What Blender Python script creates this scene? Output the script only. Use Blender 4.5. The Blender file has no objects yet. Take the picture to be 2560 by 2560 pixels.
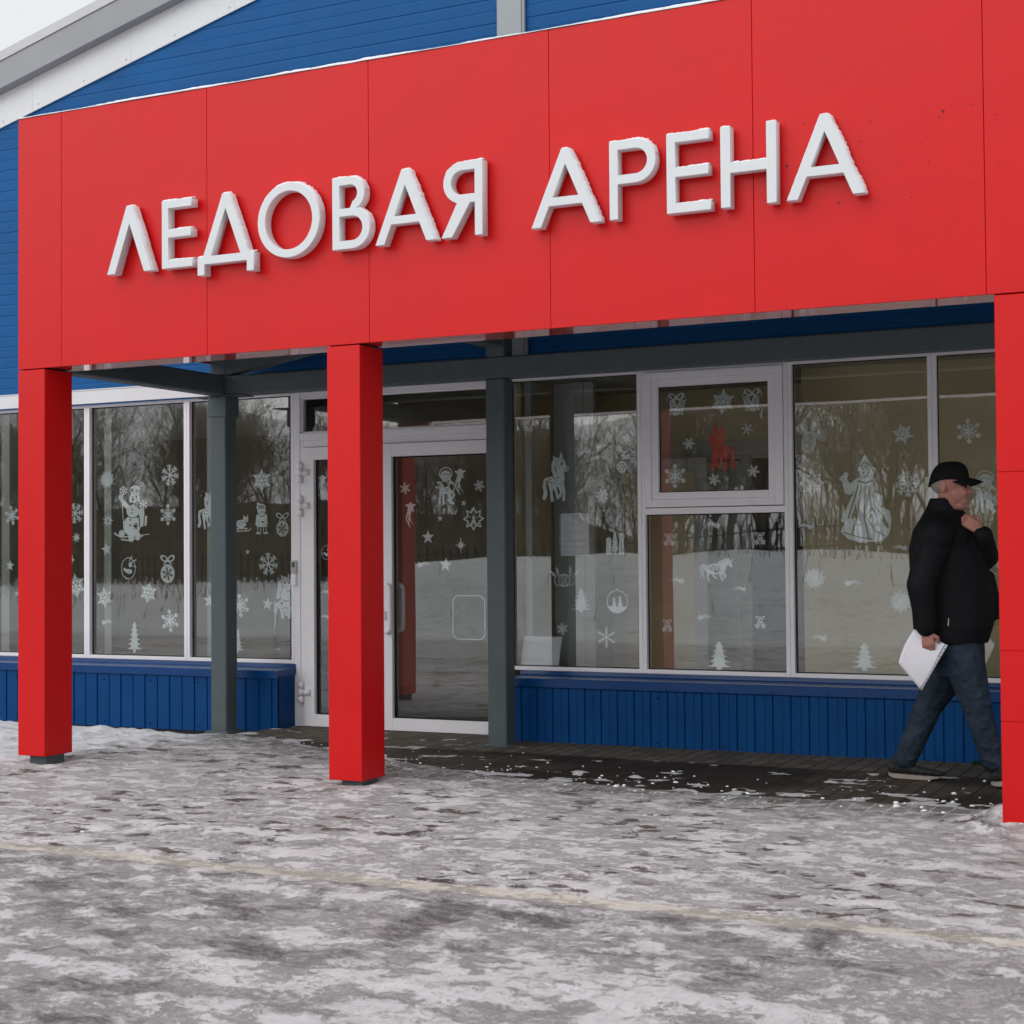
import bpy, bmesh, math, random
import numpy as np
from mathutils import Vector, Matrix
S = bpy.context.scene
COL = S.collection
rad = math.radians

# ------------------------------------------------------------------ camera
# x runs along the shop front, y into the building, z up; y = 0 is the red fascia
FPX, YAW, PIT, ROL, CZ, CD = 3955.5, .4573, .0277, -.008, 1.3103, 7.8216
def ray(px, py):
    u = (px-1280)/FPX; v = (py-1280)/FPX
    c, s = math.cos(ROL), math.sin(ROL); u, v = c*u+s*v, -s*u+c*v
    c, s = math.cos(PIT), math.sin(PIT); yf = c+s*v; z = s-c*v
    c, s = math.cos(YAW), math.sin(YAW)
    return Vector((c*u-s*yf, s*u+c*yf, z))
def atY(px, py, Y):
    r = ray(px, py); t = (Y+CD)/r.y
    return Vector((r.x*t, Y, CZ+r.z*t))
def atZ(px, py, Z=0.0):
    r = ray(px, py); t = (Z-CZ)/r.z
    return Vector((r.x*t, r.y*t-CD, Z))
cd = bpy.data.cameras.new('camera'); cam = bpy.data.objects.new('camera', cd); COL.objects.link(cam)
fw = ray(1280, 1280).normalized(); rt = (ray(2280, 1280)-ray(280, 1280)).normalized(); up = rt.cross(fw)
M = Matrix((rt, up, -fw)).transposed().to_4x4(); M.translation = (0, -CD, CZ); cam.matrix_world = M
cd.sensor_width = 36; cd.lens = FPX/2560*36; cd.clip_start = .05; cd.clip_end = 600
cd.dof.use_dof = True; cd.dof.focus_distance = 9.3; cd.dof.aperture_fstop = 8
S.camera = cam

# ------------------------------------------------------------------ sky, sun, exposure (overcast)
SUN_EL, SUN_ROT = rad(42), rad(208)
W = bpy.data.worlds.new('World'); S.world = W; W.use_nodes = True
nt = W.node_tree; nt.nodes.clear()
o = nt.nodes.new('ShaderNodeOutputWorld'); bg = nt.nodes.new('ShaderNodeBackground'); sk = nt.nodes.new('ShaderNodeTexSky')
sk.sky_type = 'NISHITA'; sk.sun_disc = False; sk.sun_elevation = SUN_EL; sk.sun_rotation = SUN_ROT
sk.dust_density = 5; sk.air_density = 1.0; sk.ozone_density = 1
hs = nt.nodes.new('ShaderNodeHueSaturation'); hs.inputs['Saturation'].default_value = .12
mx = nt.nodes.new('ShaderNodeMixRGB'); mx.inputs[0].default_value = .75; mx.inputs[2].default_value = (7.6, 7.75, 8.0, 1)
nt.links.new(sk.outputs[0], hs.inputs['Color']); nt.links.new(hs.outputs[0], mx.inputs[1])
nt.links.new(mx.outputs[0], bg.inputs[0]); bg.inputs[1].default_value = .130; nt.links.new(bg.outputs[0], o.inputs[0])
sd = bpy.data.lights.new('sun', 'SUN'); sd.energy = .85; sd.angle = rad(75); sd.color = (1, .97, .94)
sun = bpy.data.objects.new('sun', sd); COL.objects.link(sun)
d = Vector((math.sin(SUN_ROT)*math.cos(SUN_EL), math.cos(SUN_ROT)*math.cos(SUN_EL), math.sin(SUN_EL)))
sun.rotation_euler = d.to_track_quat('Z', 'Y').to_euler()
S.view_settings.view_transform = 'Standard'; S.view_settings.look = 'None'
S.view_settings.exposure = 0.0; S.view_settings.gamma = 1
S.cycles.max_bounces = 10; S.cycles.transparent_max_bounces = 16; S.cycles.glossy_bounces = 5
S.cycles.sample_clamp_indirect = 4
S.cycles.use_denoising = True

# ------------------------------------------------------------------ helpers
def new_mat(name, col, rough=.5, spec=.5, metal=0.0, noise=None, bump=None, vary=0.0, coat=0.0):
    """Principled material. noise=(scale, amount): uneven tone; bump=(scale, strength, distance)."""
    m = bpy.data.materials.new(name); m.use_nodes = True; n = m.node_tree; b = n.nodes['Principled BSDF']
    b.inputs['Base Color'].default_value = (*col, 1); b.inputs['Roughness'].default_value = rough
    b.inputs['Specular IOR Level'].default_value = spec; b.inputs['Metallic'].default_value = metal
    if coat: b.inputs['Coat Weight'].default_value = coat
    tc = n.nodes.new('ShaderNodeTexCoord')
    if noise:
        t = n.nodes.new('ShaderNodeTexNoise'); t.inputs['Scale'].default_value = noise[0]; t.inputs['Detail'].default_value = 6
        t.inputs['Roughness'].default_value = .65
        n.links.new(tc.outputs['Object'], t.inputs['Vector'])
        mr = n.nodes.new('ShaderNodeMapRange'); mr.inputs[1].default_value = .3; mr.inputs[2].default_value = .7
        mr.inputs[3].default_value = 1-noise[1]; mr.inputs[4].default_value = 1+noise[1]
        n.links.new(t.outputs[0], mr.inputs[0])
        mm = n.nodes.new('ShaderNodeVectorMath'); mm.operation = 'SCALE'; mm.inputs[0].default_value = col
        n.links.new(mr.outputs[0], mm.inputs['Scale']); n.links.new(mm.outputs[0], b.inputs['Base Color'])
        if vary:
            m2 = n.nodes.new('ShaderNodeMapRange'); m2.inputs[1].default_value = .3; m2.inputs[2].default_value = .7
            m2.inputs[3].default_value = rough-vary; m2.inputs[4].default_value = rough+vary
            n.links.new(t.outputs[0], m2.inputs[0]); n.links.new(m2.outputs[0], b.inputs['Roughness'])
    if bump:
        t = n.nodes.new('ShaderNodeTexNoise'); t.inputs['Scale'].default_value = bump[0]; t.inputs['Detail'].default_value = 5
        n.links.new(tc.outputs['Object'], t.inputs['Vector'])
        bp = n.nodes.new('ShaderNodeBump'); bp.inputs['Strength'].default_value = bump[1]; bp.inputs['Distance'].default_value = bump[2]
        n.links.new(t.outputs[0], bp.inputs['Height']); n.links.new(bp.outputs[0], b.inputs['Normal'])
    return m
def link(name, mesh, mat, parent=None, smooth=False):
    ob = bpy.data.objects.new(name, mesh); COL.objects.link(ob)
    if mat is not None and not mesh.materials: mesh.materials.append(mat)
    if parent is not None:
        ob.parent = parent; ob.matrix_parent_inverse = parent.matrix_world.inverted()
    if smooth:
        for p in mesh.polygons: p.use_smooth = True
    return ob
def from_bm(name, bm, mat, parent=None, smooth=False):
    me = bpy.data.meshes.new(name); bm.normal_update(); bm.to_mesh(me); bm.free()
    return link(name, me, mat, parent, smooth)
def tag(ob, label=None, cat=None, group=None, kind=None):
    if label: ob['label'] = label
    if cat: ob['category'] = cat
    if group: ob['group'] = group
    if kind: ob['kind'] = kind
    return ob
def empty(name, loc):
    e = bpy.data.objects.new(name, None); COL.objects.link(e); e.location = loc; e.empty_display_size = .2
    e.matrix_world = Matrix.Translation(loc)
    return e
def box(bm, x0, x1, y0, y1, z0, z1):
    v = [bm.verts.new((x, y, z)) for x in (x0, x1) for y in (y0, y1) for z in (z0, z1)]
    for f in ((0,1,3,2), (4,6,7,5), (0,4,5,1), (2,3,7,6), (0,2,6,4), (1,5,7,3)):
        bm.faces.new([v[i] for i in f])
def bevel(bm, w=.003, seg=1):
    bmesh.ops.recalc_face_normals(bm, faces=bm.faces[:])
    es = [e for e in bm.edges if len(e.link_faces) == 2 and e.calc_face_angle(0) > .6]
    bmesh.ops.bevel(bm, geom=es, offset=w, segments=seg, affect='EDGES', profile=.5)
def boxes(name, lst, mat, parent=None, bev=0.0):
    bm = bmesh.new()
    for b in lst: box(bm, *b)
    bmesh.ops.recalc_face_normals(bm, faces=bm.faces[:])
    if bev: bevel(bm, bev)
    return from_bm(name, bm, mat, parent)
def tube(bm, pts, r, n=8, cap=True):
    """round tube through pts; r one radius or one per point"""
    pts = [Vector(p) for p in pts]; rs = r if isinstance(r, (list, tuple)) else [r]*len(pts)
    rings = []; ref = Vector((.31, .87, .39))
    for i, p in enumerate(pts):
        t = (pts[min(i+1, len(pts)-1)]-pts[max(i-1, 0)]).normalized()
        a = t.cross(ref).normalized(); b = t.cross(a)
        rings.append([bm.verts.new(p+(a*math.cos(k*2*math.pi/n)+b*math.sin(k*2*math.pi/n))*rs[i]) for k in range(n)])
    for A, B in zip(rings, rings[1:]):
        for k in range(n): bm.faces.new((A[k], A[(k+1) % n], B[(k+1) % n], B[k]))
    if cap: bm.faces.new(rings[0][::-1]); bm.faces.new(rings[-1])
def glass_pane(x0, x1, y0, y1, z0, z1, parent):
    # coated outer face carries the reflection, the other faces are clear
    ob = boxes('pane', [(x0, x1, y0, y1, z0, z1)], GLASS, parent); ob.data.materials.append(CLEAR)
    for p in ob.data.polygons: p.material_index = 0 if p.normal.y < -.9 else 1
    return ob
def frame_boxes(x0, x1, z0, z1, w, y0, y1):
    """four bars round a rectangle, butted end to end"""
    return [(x0, x0+w, y0, y1, z0, z1), (x1-w, x1, y0, y1, z0, z1), (x0+w, x1-w, y0, y1, z0, z0+w), (x0+w, x1-w, y0, y1, z1-w, z1)]

# numpy value noise
_rng = np.random.RandomState(7); _T = _rng.rand(512, 512)
def vnoise(x, y, seed=0):
    x = x+seed*17.37; y = y+seed*9.71
    xi = np.floor(x).astype(int); yi = np.floor(y).astype(int); fx = x-xi; fy = y-yi
    fx = fx*fx*(3-2*fx); fy = fy*fy*(3-2*fy)
    g = lambda a, b: _T[a % 512, b % 512]
    return (g(xi, yi)*(1-fx)+g(xi+1, yi)*fx)*(1-fy)+(g(xi, yi+1)*(1-fx)+g(xi+1, yi+1)*fx)*fy
def fbm(x, y, f=1.0, o=4, seed=0, gain=.5):
    s = 0; a = 1; n = 0
    for k in range(o):
        s = s+a*vnoise(x*f, y*f, seed+k); n += a; a *= gain; f *= 2.03
    return s/n
def sstep(a, b, x):
    t = np.clip((x-a)/(b-a), 0, 1); return t*t*(3-2*t)

# ------------------------------------------------------------------ materials
RED = new_mat('red_composite_panel', (.655, .0065, .0075), .36, .29, noise=(1.3, .05), vary=.05, bump=(1.0, .10, .02))
RED_GLOSS = new_mat('red_glossy_soffit', (.60, .03, .035), .06, .9, coat=.6, bump=(2.0, .03, .01))
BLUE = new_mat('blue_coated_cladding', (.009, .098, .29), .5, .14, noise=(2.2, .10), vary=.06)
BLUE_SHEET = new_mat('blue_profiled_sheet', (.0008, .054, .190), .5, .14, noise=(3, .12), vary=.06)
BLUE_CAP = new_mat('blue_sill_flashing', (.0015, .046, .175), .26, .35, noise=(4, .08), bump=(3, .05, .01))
WHITE_TRIM = new_mat('white_metal_trim', (.72, .74, .76), .38, .4, noise=(1.5, .04))
VERGE = new_mat('grey_verge_metal', (.30, .31, .33), .4, .4, noise=(1.2, .06))
STEEL = new_mat('grey_painted_steel', (.086, .110, .116), .5, .28, noise=(6, .10), bump=(40, .08, .002), vary=.05)
PILASTER = new_mat('pale_grey_flashing', (.36, .39, .41), .42, .4, noise=(2, .05))
PVC = new_mat('white_window_frame', (.83, .82, .85), .38, .35, noise=(3, .03))
DARK = new_mat('dark_core', (.012, .012, .014), .7, .2, noise=(4, .1))
GASKET = new_mat('black_gasket', (.012, .012, .012), .6, .2, noise=(20, .1))
PLINTH = new_mat('dark_plinth', (.05, .05, .052), .8, .2, noise=(9, .25), bump=(30, .3, .004))
LETTER = new_mat('white_letter_acrylic', (.72, .755, .77), .4, .3, noise=(2, .02))
SNOW = new_mat('snow_cap', (.86, .865, .89), .75, .3, noise=(25, .04), bump=(60, .5, .006))
SNOW.node_tree.nodes['Principled BSDF'].inputs['Subsurface Weight'].default_value = .15
STICKER = new_mat('white_window_sticker', (.82, .88, .90), .7, .2, noise=(12, .03))
STICKER_RED = new_mat('red_window_sticker', (.62, .06, .04), .7, .2, noise=(12, .08))
PAPER = new_mat('white_paper', (.76, .77, .82), .75, .2, noise=(14, .03))
INK = new_mat('grey_ink', (.20, .22, .25), .8, .1, noise=(80, .3))
CHROME = new_mat('brushed_steel', (.62, .64, .64), .22, .5, metal=1.0, noise=(30, .06))
PLASTIC = new_mat('light_grey_plastic', (.46, .46, .46), .4, .4, noise=(8, .04))

def glass_mat(name, k, tint):
    m = bpy.data.materials.new(name); m.use_nodes = True; n = m.node_tree; n.nodes.clear()
    out = n.nodes.new('ShaderNodeOutputMaterial'); mix = n.nodes.new('ShaderNodeMixShader')
    tr = n.nodes.new('ShaderNodeBsdfTransparent'); tr.inputs[0].default_value = (*tint, 1)
    gl = n.nodes.new('ShaderNodeBsdfGlossy'); gl.inputs['Roughness'].default_value = .010; gl.inputs[0].default_value = (.95, .97, .96, 1)
    fr = n.nodes.new('ShaderNodeFresnel'); fr.inputs[0].default_value = 1.52
    ma = n.nodes.new('ShaderNodeMath'); ma.operation = 'MULTIPLY_ADD'; ma.inputs[1].default_value = 1.0; ma.inputs[2].default_value = k; ma.use_clamp = True
    # old panes are never flat: slow ripple
    tc = n.nodes.new('ShaderNodeTexCoord'); t = n.nodes.new('ShaderNodeTexNoise'); t.inputs['Scale'].default_value = 1.4; t.inputs['Detail'].default_value = 1
    bp = n.nodes.new('ShaderNodeBump'); bp.inputs['Strength'].default_value = .12; bp.inputs['Distance'].default_value = .006
    n.links.new(tc.outputs['Object'], t.inputs['Vector']); n.links.new(t.outputs[0], bp.inputs['Height'])
    n.links.new(bp.outputs[0], gl.inputs['Normal'])
    n.links.new(fr.outputs[0], ma.inputs[0]); n.links.new(ma.outputs[0], mix.inputs[0])
    n.links.new(tr.outputs[0], mix.inputs[1]); n.links.new(gl.outputs[0], mix.inputs[2]); n.links.new(mix.outputs[0], out.inputs[0])
    return m
CLEAR = bpy.data.materials.new('clear_inner_face'); CLEAR.use_nodes = True; _n = CLEAR.node_tree; _n.nodes.clear()
_o = _n.nodes.new('ShaderNodeOutputMaterial'); _t = _n.nodes.new('ShaderNodeBsdfTransparent'); _n.links.new(_t.outputs[0], _o.inputs[0])
GLASS = glass_mat('window_glass', .145, (.95, .97, .95))
# ------------------------------------------------------------------ ground: one sheet, fine near the camera
def axis(lo, hi, step, far_lo, far_hi):
    mid = np.arange(lo, hi, step); a = []; s = step; v = lo
    while v > far_lo: s *= 1.35; v -= s; a.append(v)
    b = []; s = step; v = mid[-1]
    while v < far_hi: s *= 1.35; v += s; b.append(v)
    return np.array(a[::-1]+list(mid)+b)
gx = axis(-11.0, 1.5, .025, -260, 200); gy = axis(-5.0, 2.75, .025, -260, 60)
X, Y = np.meshgrid(gx, gy); 
LINE_Y = -2.31
XLC, XMC = -7.32, -4.93
# zones
road = sstep(.03, -.03, (Y-LINE_Y)+.03*(fbm(X, Y, 3, 3, 5)-.5))*sstep(-9.2, -8.6, Y)
snowedge = np.interp(X, [-9, -7.4, -6.55, -5.3, -4.36, -3.16, -2.2, -1.3], [2.3, 1.95, 1.66, 1.02, .66, .46, .46, .50])
dry = sstep(-.06, .06, (Y-snowedge)+.16*(fbm(X, Y, 2.5, 4, 9)-.5))*sstep(-8.2, -7.2, X)    # swept paving under the canopy
fresh = sstep(-7.22, -7.46, X+.30*(fbm(X, Y, 1.6, 3, 12)-.5)+.16*np.clip(1.4-Y, -1, 3))*sstep(-.30, .25, Y+.3*(fbm(X, Y, 1.3, 3, 3)-.5))
field = sstep(-8.8, -9.4, Y)
fresh = np.maximum(fresh, field)
c1 = fbm(X, Y*1.25, 1.1, 5, 20, .55); c2 = fbm(X*.8, Y*1.5, 3.2, 5, 30, .6); c3 = fbm(X*.35, Y*1.1, .9, 4, 40, .55)
fine = fbm(X, Y, 14, 3, 50)
cov_f = .80+.35*(c1-.5)+.55*(c2-.5)
cov_r = .66+.9*(c3-.5)+.8*(c2-.5)+.3*(c1-.5)
# tyre-worn band in front of the line, whiter verge near the camera
band = np.exp(-((Y+2.85+.12*np.sin(X*.8))/.38)**2); cov_r = cov_r-.13*band+.10*sstep(-3.05, -3.75, Y+.5*(c1-.5))-.12*np.exp(-((Y+4.9)/.9)**2)
cov = cov_f*(1-road)+cov_r*road
spk = fbm(X*.7, Y, 9, 4, 60, .6); spk2 = fbm(X*.5, Y*.8, 1.6, 3, 66)
near_edge = np.exp(-np.clip(Y-snowedge, 0, 9)/.33)
cov_d = np.clip((spk-.635+.10*(spk2-.5)+.16*near_edge)*7, 0, 1)*.75*(near_edge > .03)
cov = cov*(1-dry)+cov_d*dry
cov = cov*(1-fresh)+1.15*fresh
tgrey = .80*dry
# heights
fine2 = fbm(X, Y, 9, 5, 55, .7); rid = 1-2*np.abs(fbm(X*.8, Y, 4.5, 4, 57, .6)-.5)
H = .010*(c1-.5)+.014*(c2-.5)+.014*(fine-.5)+.016*(fine2-.5)+.007*(rid-.85)
H = H*(1-dry)*(1+.35*road)+.004*np.clip(cov_d, 0, 1)*dry
H = H+.006*np.clip(cov-.5, -.5, .6)*(1-dry)
H += fresh*(1-field)*(.0+.055*fbm(X, Y, 2.4, 4, 70)+.034*(fbm(X, Y, 9, 3, 71)-.5))*sstep(2.2, 1.7, Y)-.11*fresh*(1-field)*sstep(1.75, 2.15, Y)-.02*fresh*(1-field)
H += field*((.75*(fbm(X*.5, Y, .22, 4, 80)-.4)+.10*(fbm(X, Y, 1.5, 3, 81)-.5))*sstep(-9, -13, Y)+(.25+.85*sstep(-26, -12, X))*sstep(-9.5, -17, Y))
for (px, py, r, h) in ((50, 1912, .16, .02), (125, 1922, .20, .022), (225, 1908, .14, .015), (860, 1985, .20, .022), (800, 1978, .12, .015), (1000, 1925, .16, .016), (2440, 2072, .10, .035), (2480, 2078, .09, .04),
                       (2525, 2062, .16, .05), (2560, 2060, .2, .05), (1450, 1935, .06, .03), (1590, 1948, .05, .03), (2080, 1960, .05, .02)):
    g = atZ(px, py); H += h*np.exp(-(((X-g.x)/r)**2+((Y-g.y)/(r*.5))**2))*(.4+1.2*fine)
    cov = np.maximum(cov, 1.25*np.exp(-(((X-g.x)/(r*.9))**2+((Y-g.y)/(r*.45))**2)))
for fx in (XLC, XMC): H -= .024*np.exp(-(((X-fx)/.17)**2+((Y-.10)/.17)**2))
H = H*(1-.6*np.exp(-((Y-LINE_Y)/.10)**2))
H = np.where(Y > 2.35, np.minimum(H, 0), H)
H += np.where(Y < -60, 0.0, 0)
ny, nx = X.shape
me = bpy.data.meshes.new('ground')
co = np.stack([X, Y, H], -1).reshape(-1, 3).astype(np.float32)
i = np.arange(ny*nx).reshape(ny, nx)
q = np.stack([i[:-1, :-1], i[:-1, 1:], i[1:, 1:], i[1:, :-1]], -1).reshape(-1, 4)
me.vertices.add(len(co)); me.vertices.foreach_set('co', co.ravel())
me.loops.add(q.size); me.loops.foreach_set('vertex_index', q.ravel().astype(np.int32))
me.polygons.add(len(q)); me.polygons.foreach_set('loop_start', np.arange(0, q.size, 4, dtype=np.int32)); me.polygons.foreach_set('loop_total', np.full(len(q), 4, np.int32))
me.polygons.foreach_set('use_smooth', np.ones(len(q), bool))
me.update()
wet = dry*sstep(1.72, 1.62, Y+.10*(fbm(X, Y, 3, 3, 90)-.5))*(.55+.45*sstep(.35, .55, fbm(X, Y, 1.2, 3, 91)))
jw = sstep(-.95, .05, Y-snowedge+.9*(c1-.5))*(1-road)
line = np.exp(-((Y-LINE_Y+.012*np.sin(X*.55))/.062)**4)
worn = np.exp(-((Y+2.75-.05*X*0)/.35)**2)
for nm, arr in (('line', line), ('worn', worn), ('jw', jw), ('cover', cov), ('road', road), ('dry', dry), ('fresh', fresh), ('wet', wet)):
    at = me.attributes.new(nm, 'FLOAT', 'POINT'); at.data.foreach_set('value', arr.ravel().astype(np.float32))

gm = bpy.data.materials.new('icy_paving'); gm.use_nodes = True; n = gm.node_tree; b = n.nodes['Principled BSDF']; L = n.links.new
def attr(k): a = n.nodes.new('ShaderNodeAttribute'); a.attribute_name = k; return a.outputs['Fac']
def noise(scale, detail=6, rough=.6, vec=None):
    t = n.nodes.new('ShaderNodeTexNoise'); t.inputs['Scale'].default_value = scale; t.inputs['Detail'].default_value = detail; t.inputs['Roughness'].default_value = rough
    L(vec or tc.outputs['Object'], t.inputs['Vector']); return t.outputs[0]
def math_(op, a, b_=None, c=None):
    t = n.nodes.new('ShaderNodeMath'); t.operation = op
    for k, v in enumerate((a, b_, c)):
        if v is None: continue
        if isinstance(v, (int, float)): t.inputs[k].default_value = v
        else: L(v, t.inputs[k])
    return t.outputs[0]
def ramp(v, a, b_, lo=0.0, hi=1.0):
    t = n.nodes.new('ShaderNodeMapRange'); t.interpolation_type = 'SMOOTHSTEP'; t.inputs[1].default_value = a; t.inputs[2].default_value = b_; t.inputs[3].default_value = lo; t.inputs[4].default_value = hi
    L(v, t.inputs[0]); return t.outputs[0]
def mixc(f, a, b_):
    t = n.nodes.new('ShaderNodeMixRGB')
    for k, v in enumerate((f, a, b_)):
        if isinstance(v, (int, float)): t.inputs[k].default_value = v
        elif isinstance(v, tuple): t.inputs[k].default_value = (*v, 1)
        else: L(v, t.inputs[k])
    return t.outputs[0]
tc = n.nodes.new('ShaderNodeTexCoord')
mp = n.nodes.new('ShaderNodeMapping'); mp.inputs['Rotation'].default_value = (0, 0, rad(90)); mp.inputs['Location'].default_value = (.03, .07, 0)
L(tc.outputs['Object'], mp.inputs[0])
br = n.nodes.new('ShaderNodeTexBrick'); br.offset = .5; br.inputs['Scale'].default_value = 1.0
br.inputs['Brick Width'].default_value = .20; br.inputs['Row Height'].default_value = .10; br.inputs['Mortar Size'].default_value = .0045; br.inputs['Mortar Smooth'].default_value = .2; br.inputs['Bias'].default_value = 0
br.inputs['Color1'].default_value = (.095, .083, .068, 1); br.inputs['Color2'].default_value = (.14, .125, .10, 1); br.inputs['Mortar'].default_value = (.012, .010, .008, 1)
L(mp.outputs[0], br.inputs['Vector'])
joint = br.outputs['Fac']
mpx = n.nodes.new('ShaderNodeMapping'); mpx.inputs['Scale'].default_value = (.72, 1.0, 1.0); L(tc.outputs['Object'], mpx.inputs[0]); PX = mpx.outputs[0]
neg = lambda v: math_('SUBTRACT', 1.0, v)
mul = lambda a, b_: math_('MULTIPLY', a, b_)
add = lambda a, b_: math_('ADD', a, b_)
def cen(scale, detail, rough, amp, vec=None): return mul(math_('SUBTRACT', noise(scale, detail, rough, vec), .5), amp)
road_a, dry_a, fresh_a, cov_a = attr('road'), attr('dry'), attr('fresh'), attr('cover')
dry_m = ramp(add(dry_a, cen(16, 6, .7, .9)), .42, .58)
# bare ground colours
brown = mixc(ramp(noise(2.3, 4), .4, .62), (.105, .080, .066), (.165, .115, .092))
brown = mixc(ramp(joint, .2, .8), brown, (.06, .05, .045))
paver_d = mixc(attr('wet'), br.outputs['Color'], mixc(.86, br.outputs['Color'], (.017, .0125, .009)))
asph = mixc(ramp(noise(110, 4, .78), .40, .64), (.105, .094, .096), (.27, .25, .252))
# trodden ice, grey and grainy
grain = noise(75, 6, .8)
ice_f = mixc(ramp(noise(6.5, 9, .72, PX), .40, .62), (.53, .507, .513), (.67, .65, .657))
ice_r = mixc(ramp(noise(4.2, 9, .72, PX), .40, .62), (.41, .386, .392), (.59, .567, .573))
ice = mixc(road_a, ice_f, ice_r)
ice = mixc(mul(ramp(grain, .36, .66), .45), ice, (.62, .60, .612))
# white crust in torn patches
nb = add(noise(6.0, 12, .70, PX), mul(math_('SUBTRACT', cov_a, .76), .26))
nb = add(nb, add(cen(30, 7, .78, .34), cen(95, 4, .75, .20)))
white = ramp(nb, .41, .55)
snowc = mixc(ramp(noise(24, 5, .7), .3, .7), (.73, .715, .73), (.86, .85, .87))
c = mixc(mul(white, .64), ice, snowc)
# worn-through spots: small brown ones on the forecourt, wide grey-brown ones on the road
low1 = ramp(noise(.85, 3, .6), .40, .54); low2 = ramp(add(noise(.5, 3, .6, PX), mul(attr('worn'), .20)), .44, .58)
sp1 = mul(ramp(add(noise(7.2, 7, .64, PX), cen(50, 4, .7, .14)), .548, .592), low1)
sp2 = mul(ramp(add(noise(3.3, 10, .70, PX), cen(60, 4, .75, .22)), .480, .60), low2)
c = mixc(mul(sp1, mul(neg(road_a), .92)), c, brown)
c = mixc(mul(sp2, mul(road_a, .85)), c, asph)
# worn cream line between forecourt and road, half lost under the ice
lm = ramp(add(attr('line'), add(cen(9, 7, .7, .75, PX), cen(45, 4, .75, .35))), .10, .36)
c = mixc(mul(lm, .88), c, mixc(ramp(noise(6, 5), .35, .65), (.68, .63, .55), (.78, .735, .66)))
# near the swept edge the stones show dark between snow-filled joints
edge = attr('jw')
stone = mul(mul(ramp(add(noise(9, 7, .7, PX), mul(edge, .12)), .50, .60), edge), neg(ramp(joint, .15, .6)))
c = mixc(mul(stone, .80), c, mixc(.45, br.outputs['Color'], (.25, .24, .24)))
c = mixc(mul(mul(ramp(joint, .3, .9), edge), .65), c, (.70, .695, .71))
# swept paving with a few flecks of snow
fl = ramp(add(cov_a, cen(55, 5, .75, .55)), .34, .50)
c = mixc(dry_m, c, mixc(mul(fl, .9), paver_d, (.60, .60, .62)))
c = mixc(mul(fresh_a, neg(dry_m)), c, mixc(ramp(noise(8, 6), .35, .65), (.72, .735, .765), (.83, .84, .86)))
L(c, b.inputs['Base Color'])
L(add(add(.50, mul(white, .18)), add(mul(dry_m, .12), cen(40, 4, .7, .25))), b.inputs['Roughness'])
L(math_('SUBTRACT', .26, mul(dry_m, .16)), b.inputs['Specular IOR Level'])
bp = n.nodes.new('ShaderNodeBump'); bp.inputs['Strength'].default_value = 1.0; bp.inputs['Distance'].default_value = .017
hgt = add(mul(white, mul(neg(dry_m), .55)), add(add(mul(grain, .30), mul(noise(26, 8, .75), .55)), add(mul(joint, -.25), mul(add(sp1, sp2), mul(neg(dry_m), -.35)))))
L(hgt, bp.inputs['Height']); L(bp.outputs[0], b.inputs['Normal'])
gr = link('ground', me, gm); tag(gr, kind='structure')
hx, hy = np.meshgrid(np.arange(-150, -10, 2.0), np.arange(-110, -42, 2.0))
hz = 5.0*sstep(-36, -60, hx)*sstep(-43, -62, hy)*(.75+.5*fbm(hx, hy, .06, 4, 300))+.8*(fbm(hx, hy, .4, 3, 301)-.5)*sstep(-43, -48, hy)-.3
hm = bpy.data.meshes.new('hill'); nyh, nxh = hx.shape; ih = np.arange(nyh*nxh).reshape(nyh, nxh)
hm.from_pydata(np.stack([hx, hy, hz], -1).reshape(-1, 3).tolist(), [], np.stack([ih[:-1, :-1], ih[:-1, 1:], ih[1:, 1:], ih[1:, :-1]], -1).reshape(-1, 4).tolist())
hl = link('hill', hm, new_mat('brown_hillside', (.085, .070, .052), .95, .05, noise=(.6, .5)), None, True); tag(hl, kind='structure')

# loose clods of snow and ice kicked about on the paving
rc = random.Random(12); bm = bmesh.new(); done = 0
while done < 210:
    x = rc.uniform(-8.5, -.2); y = rc.uniform(-4.6, 1.9); e_ = float(np.interp(x, [-9, -7.4, -6.55, -5.3, -4.36, -3.16, -2.2, -1.3], [2.3, 1.95, 1.66, 1.02, .66, .46, .46, .50]))
    p_ = math.exp(-abs(y-e_-.1)/.4) if y > e_-.25 else .004
    if y > 1.7 or rc.random() > p_: continue
    j_ = int(np.argmin(abs(gx-x))); i_ = int(np.argmin(abs(gy-y))); z_ = float(H[i_, j_]); r_ = rc.choice((.005, .006, .008, .010, .013))*rc.uniform(.7, 1.2)
    if y > e_+.05: r_ *= .8
    bmesh.ops.create_icosphere(bm, subdivisions=1, radius=1, matrix=Matrix.Translation((x, y, z_+r_*.3)) @ Matrix.Rotation(rc.uniform(0, 3), 4, 'Z') @ Matrix.Diagonal((r_*rc.uniform(1, 1.9), r_*rc.uniform(.7, 1.2), r_*rc.uniform(.45, .8), 1)))
    done += 1
for v in bm.verts: v.co += Vector((rc.gauss(0, .0013), rc.gauss(0, .0013), rc.gauss(0, .001)))
cl = from_bm('snow_clods', bm, SNOW, None, True); tag(cl, 'small loose clods of snow scattered over the icy paving', 'snow clods', None, 'stuff')
# ------------------------------------------------------------------ ice arena building
YW = 2.528                                     # face of the window frames
bld = empty('arena_building', (-5, YW, 0))
tag(bld, 'blue clad sports hall with pitched roof, long white framed windows and glass entrance doors', 'building')
ROOF = lambda x: 5.043+.2546*(x+10.048)        # lower edge of the white verge trim
xr_of = lambda z: (z-5.043)/.2546-10.048
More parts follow.
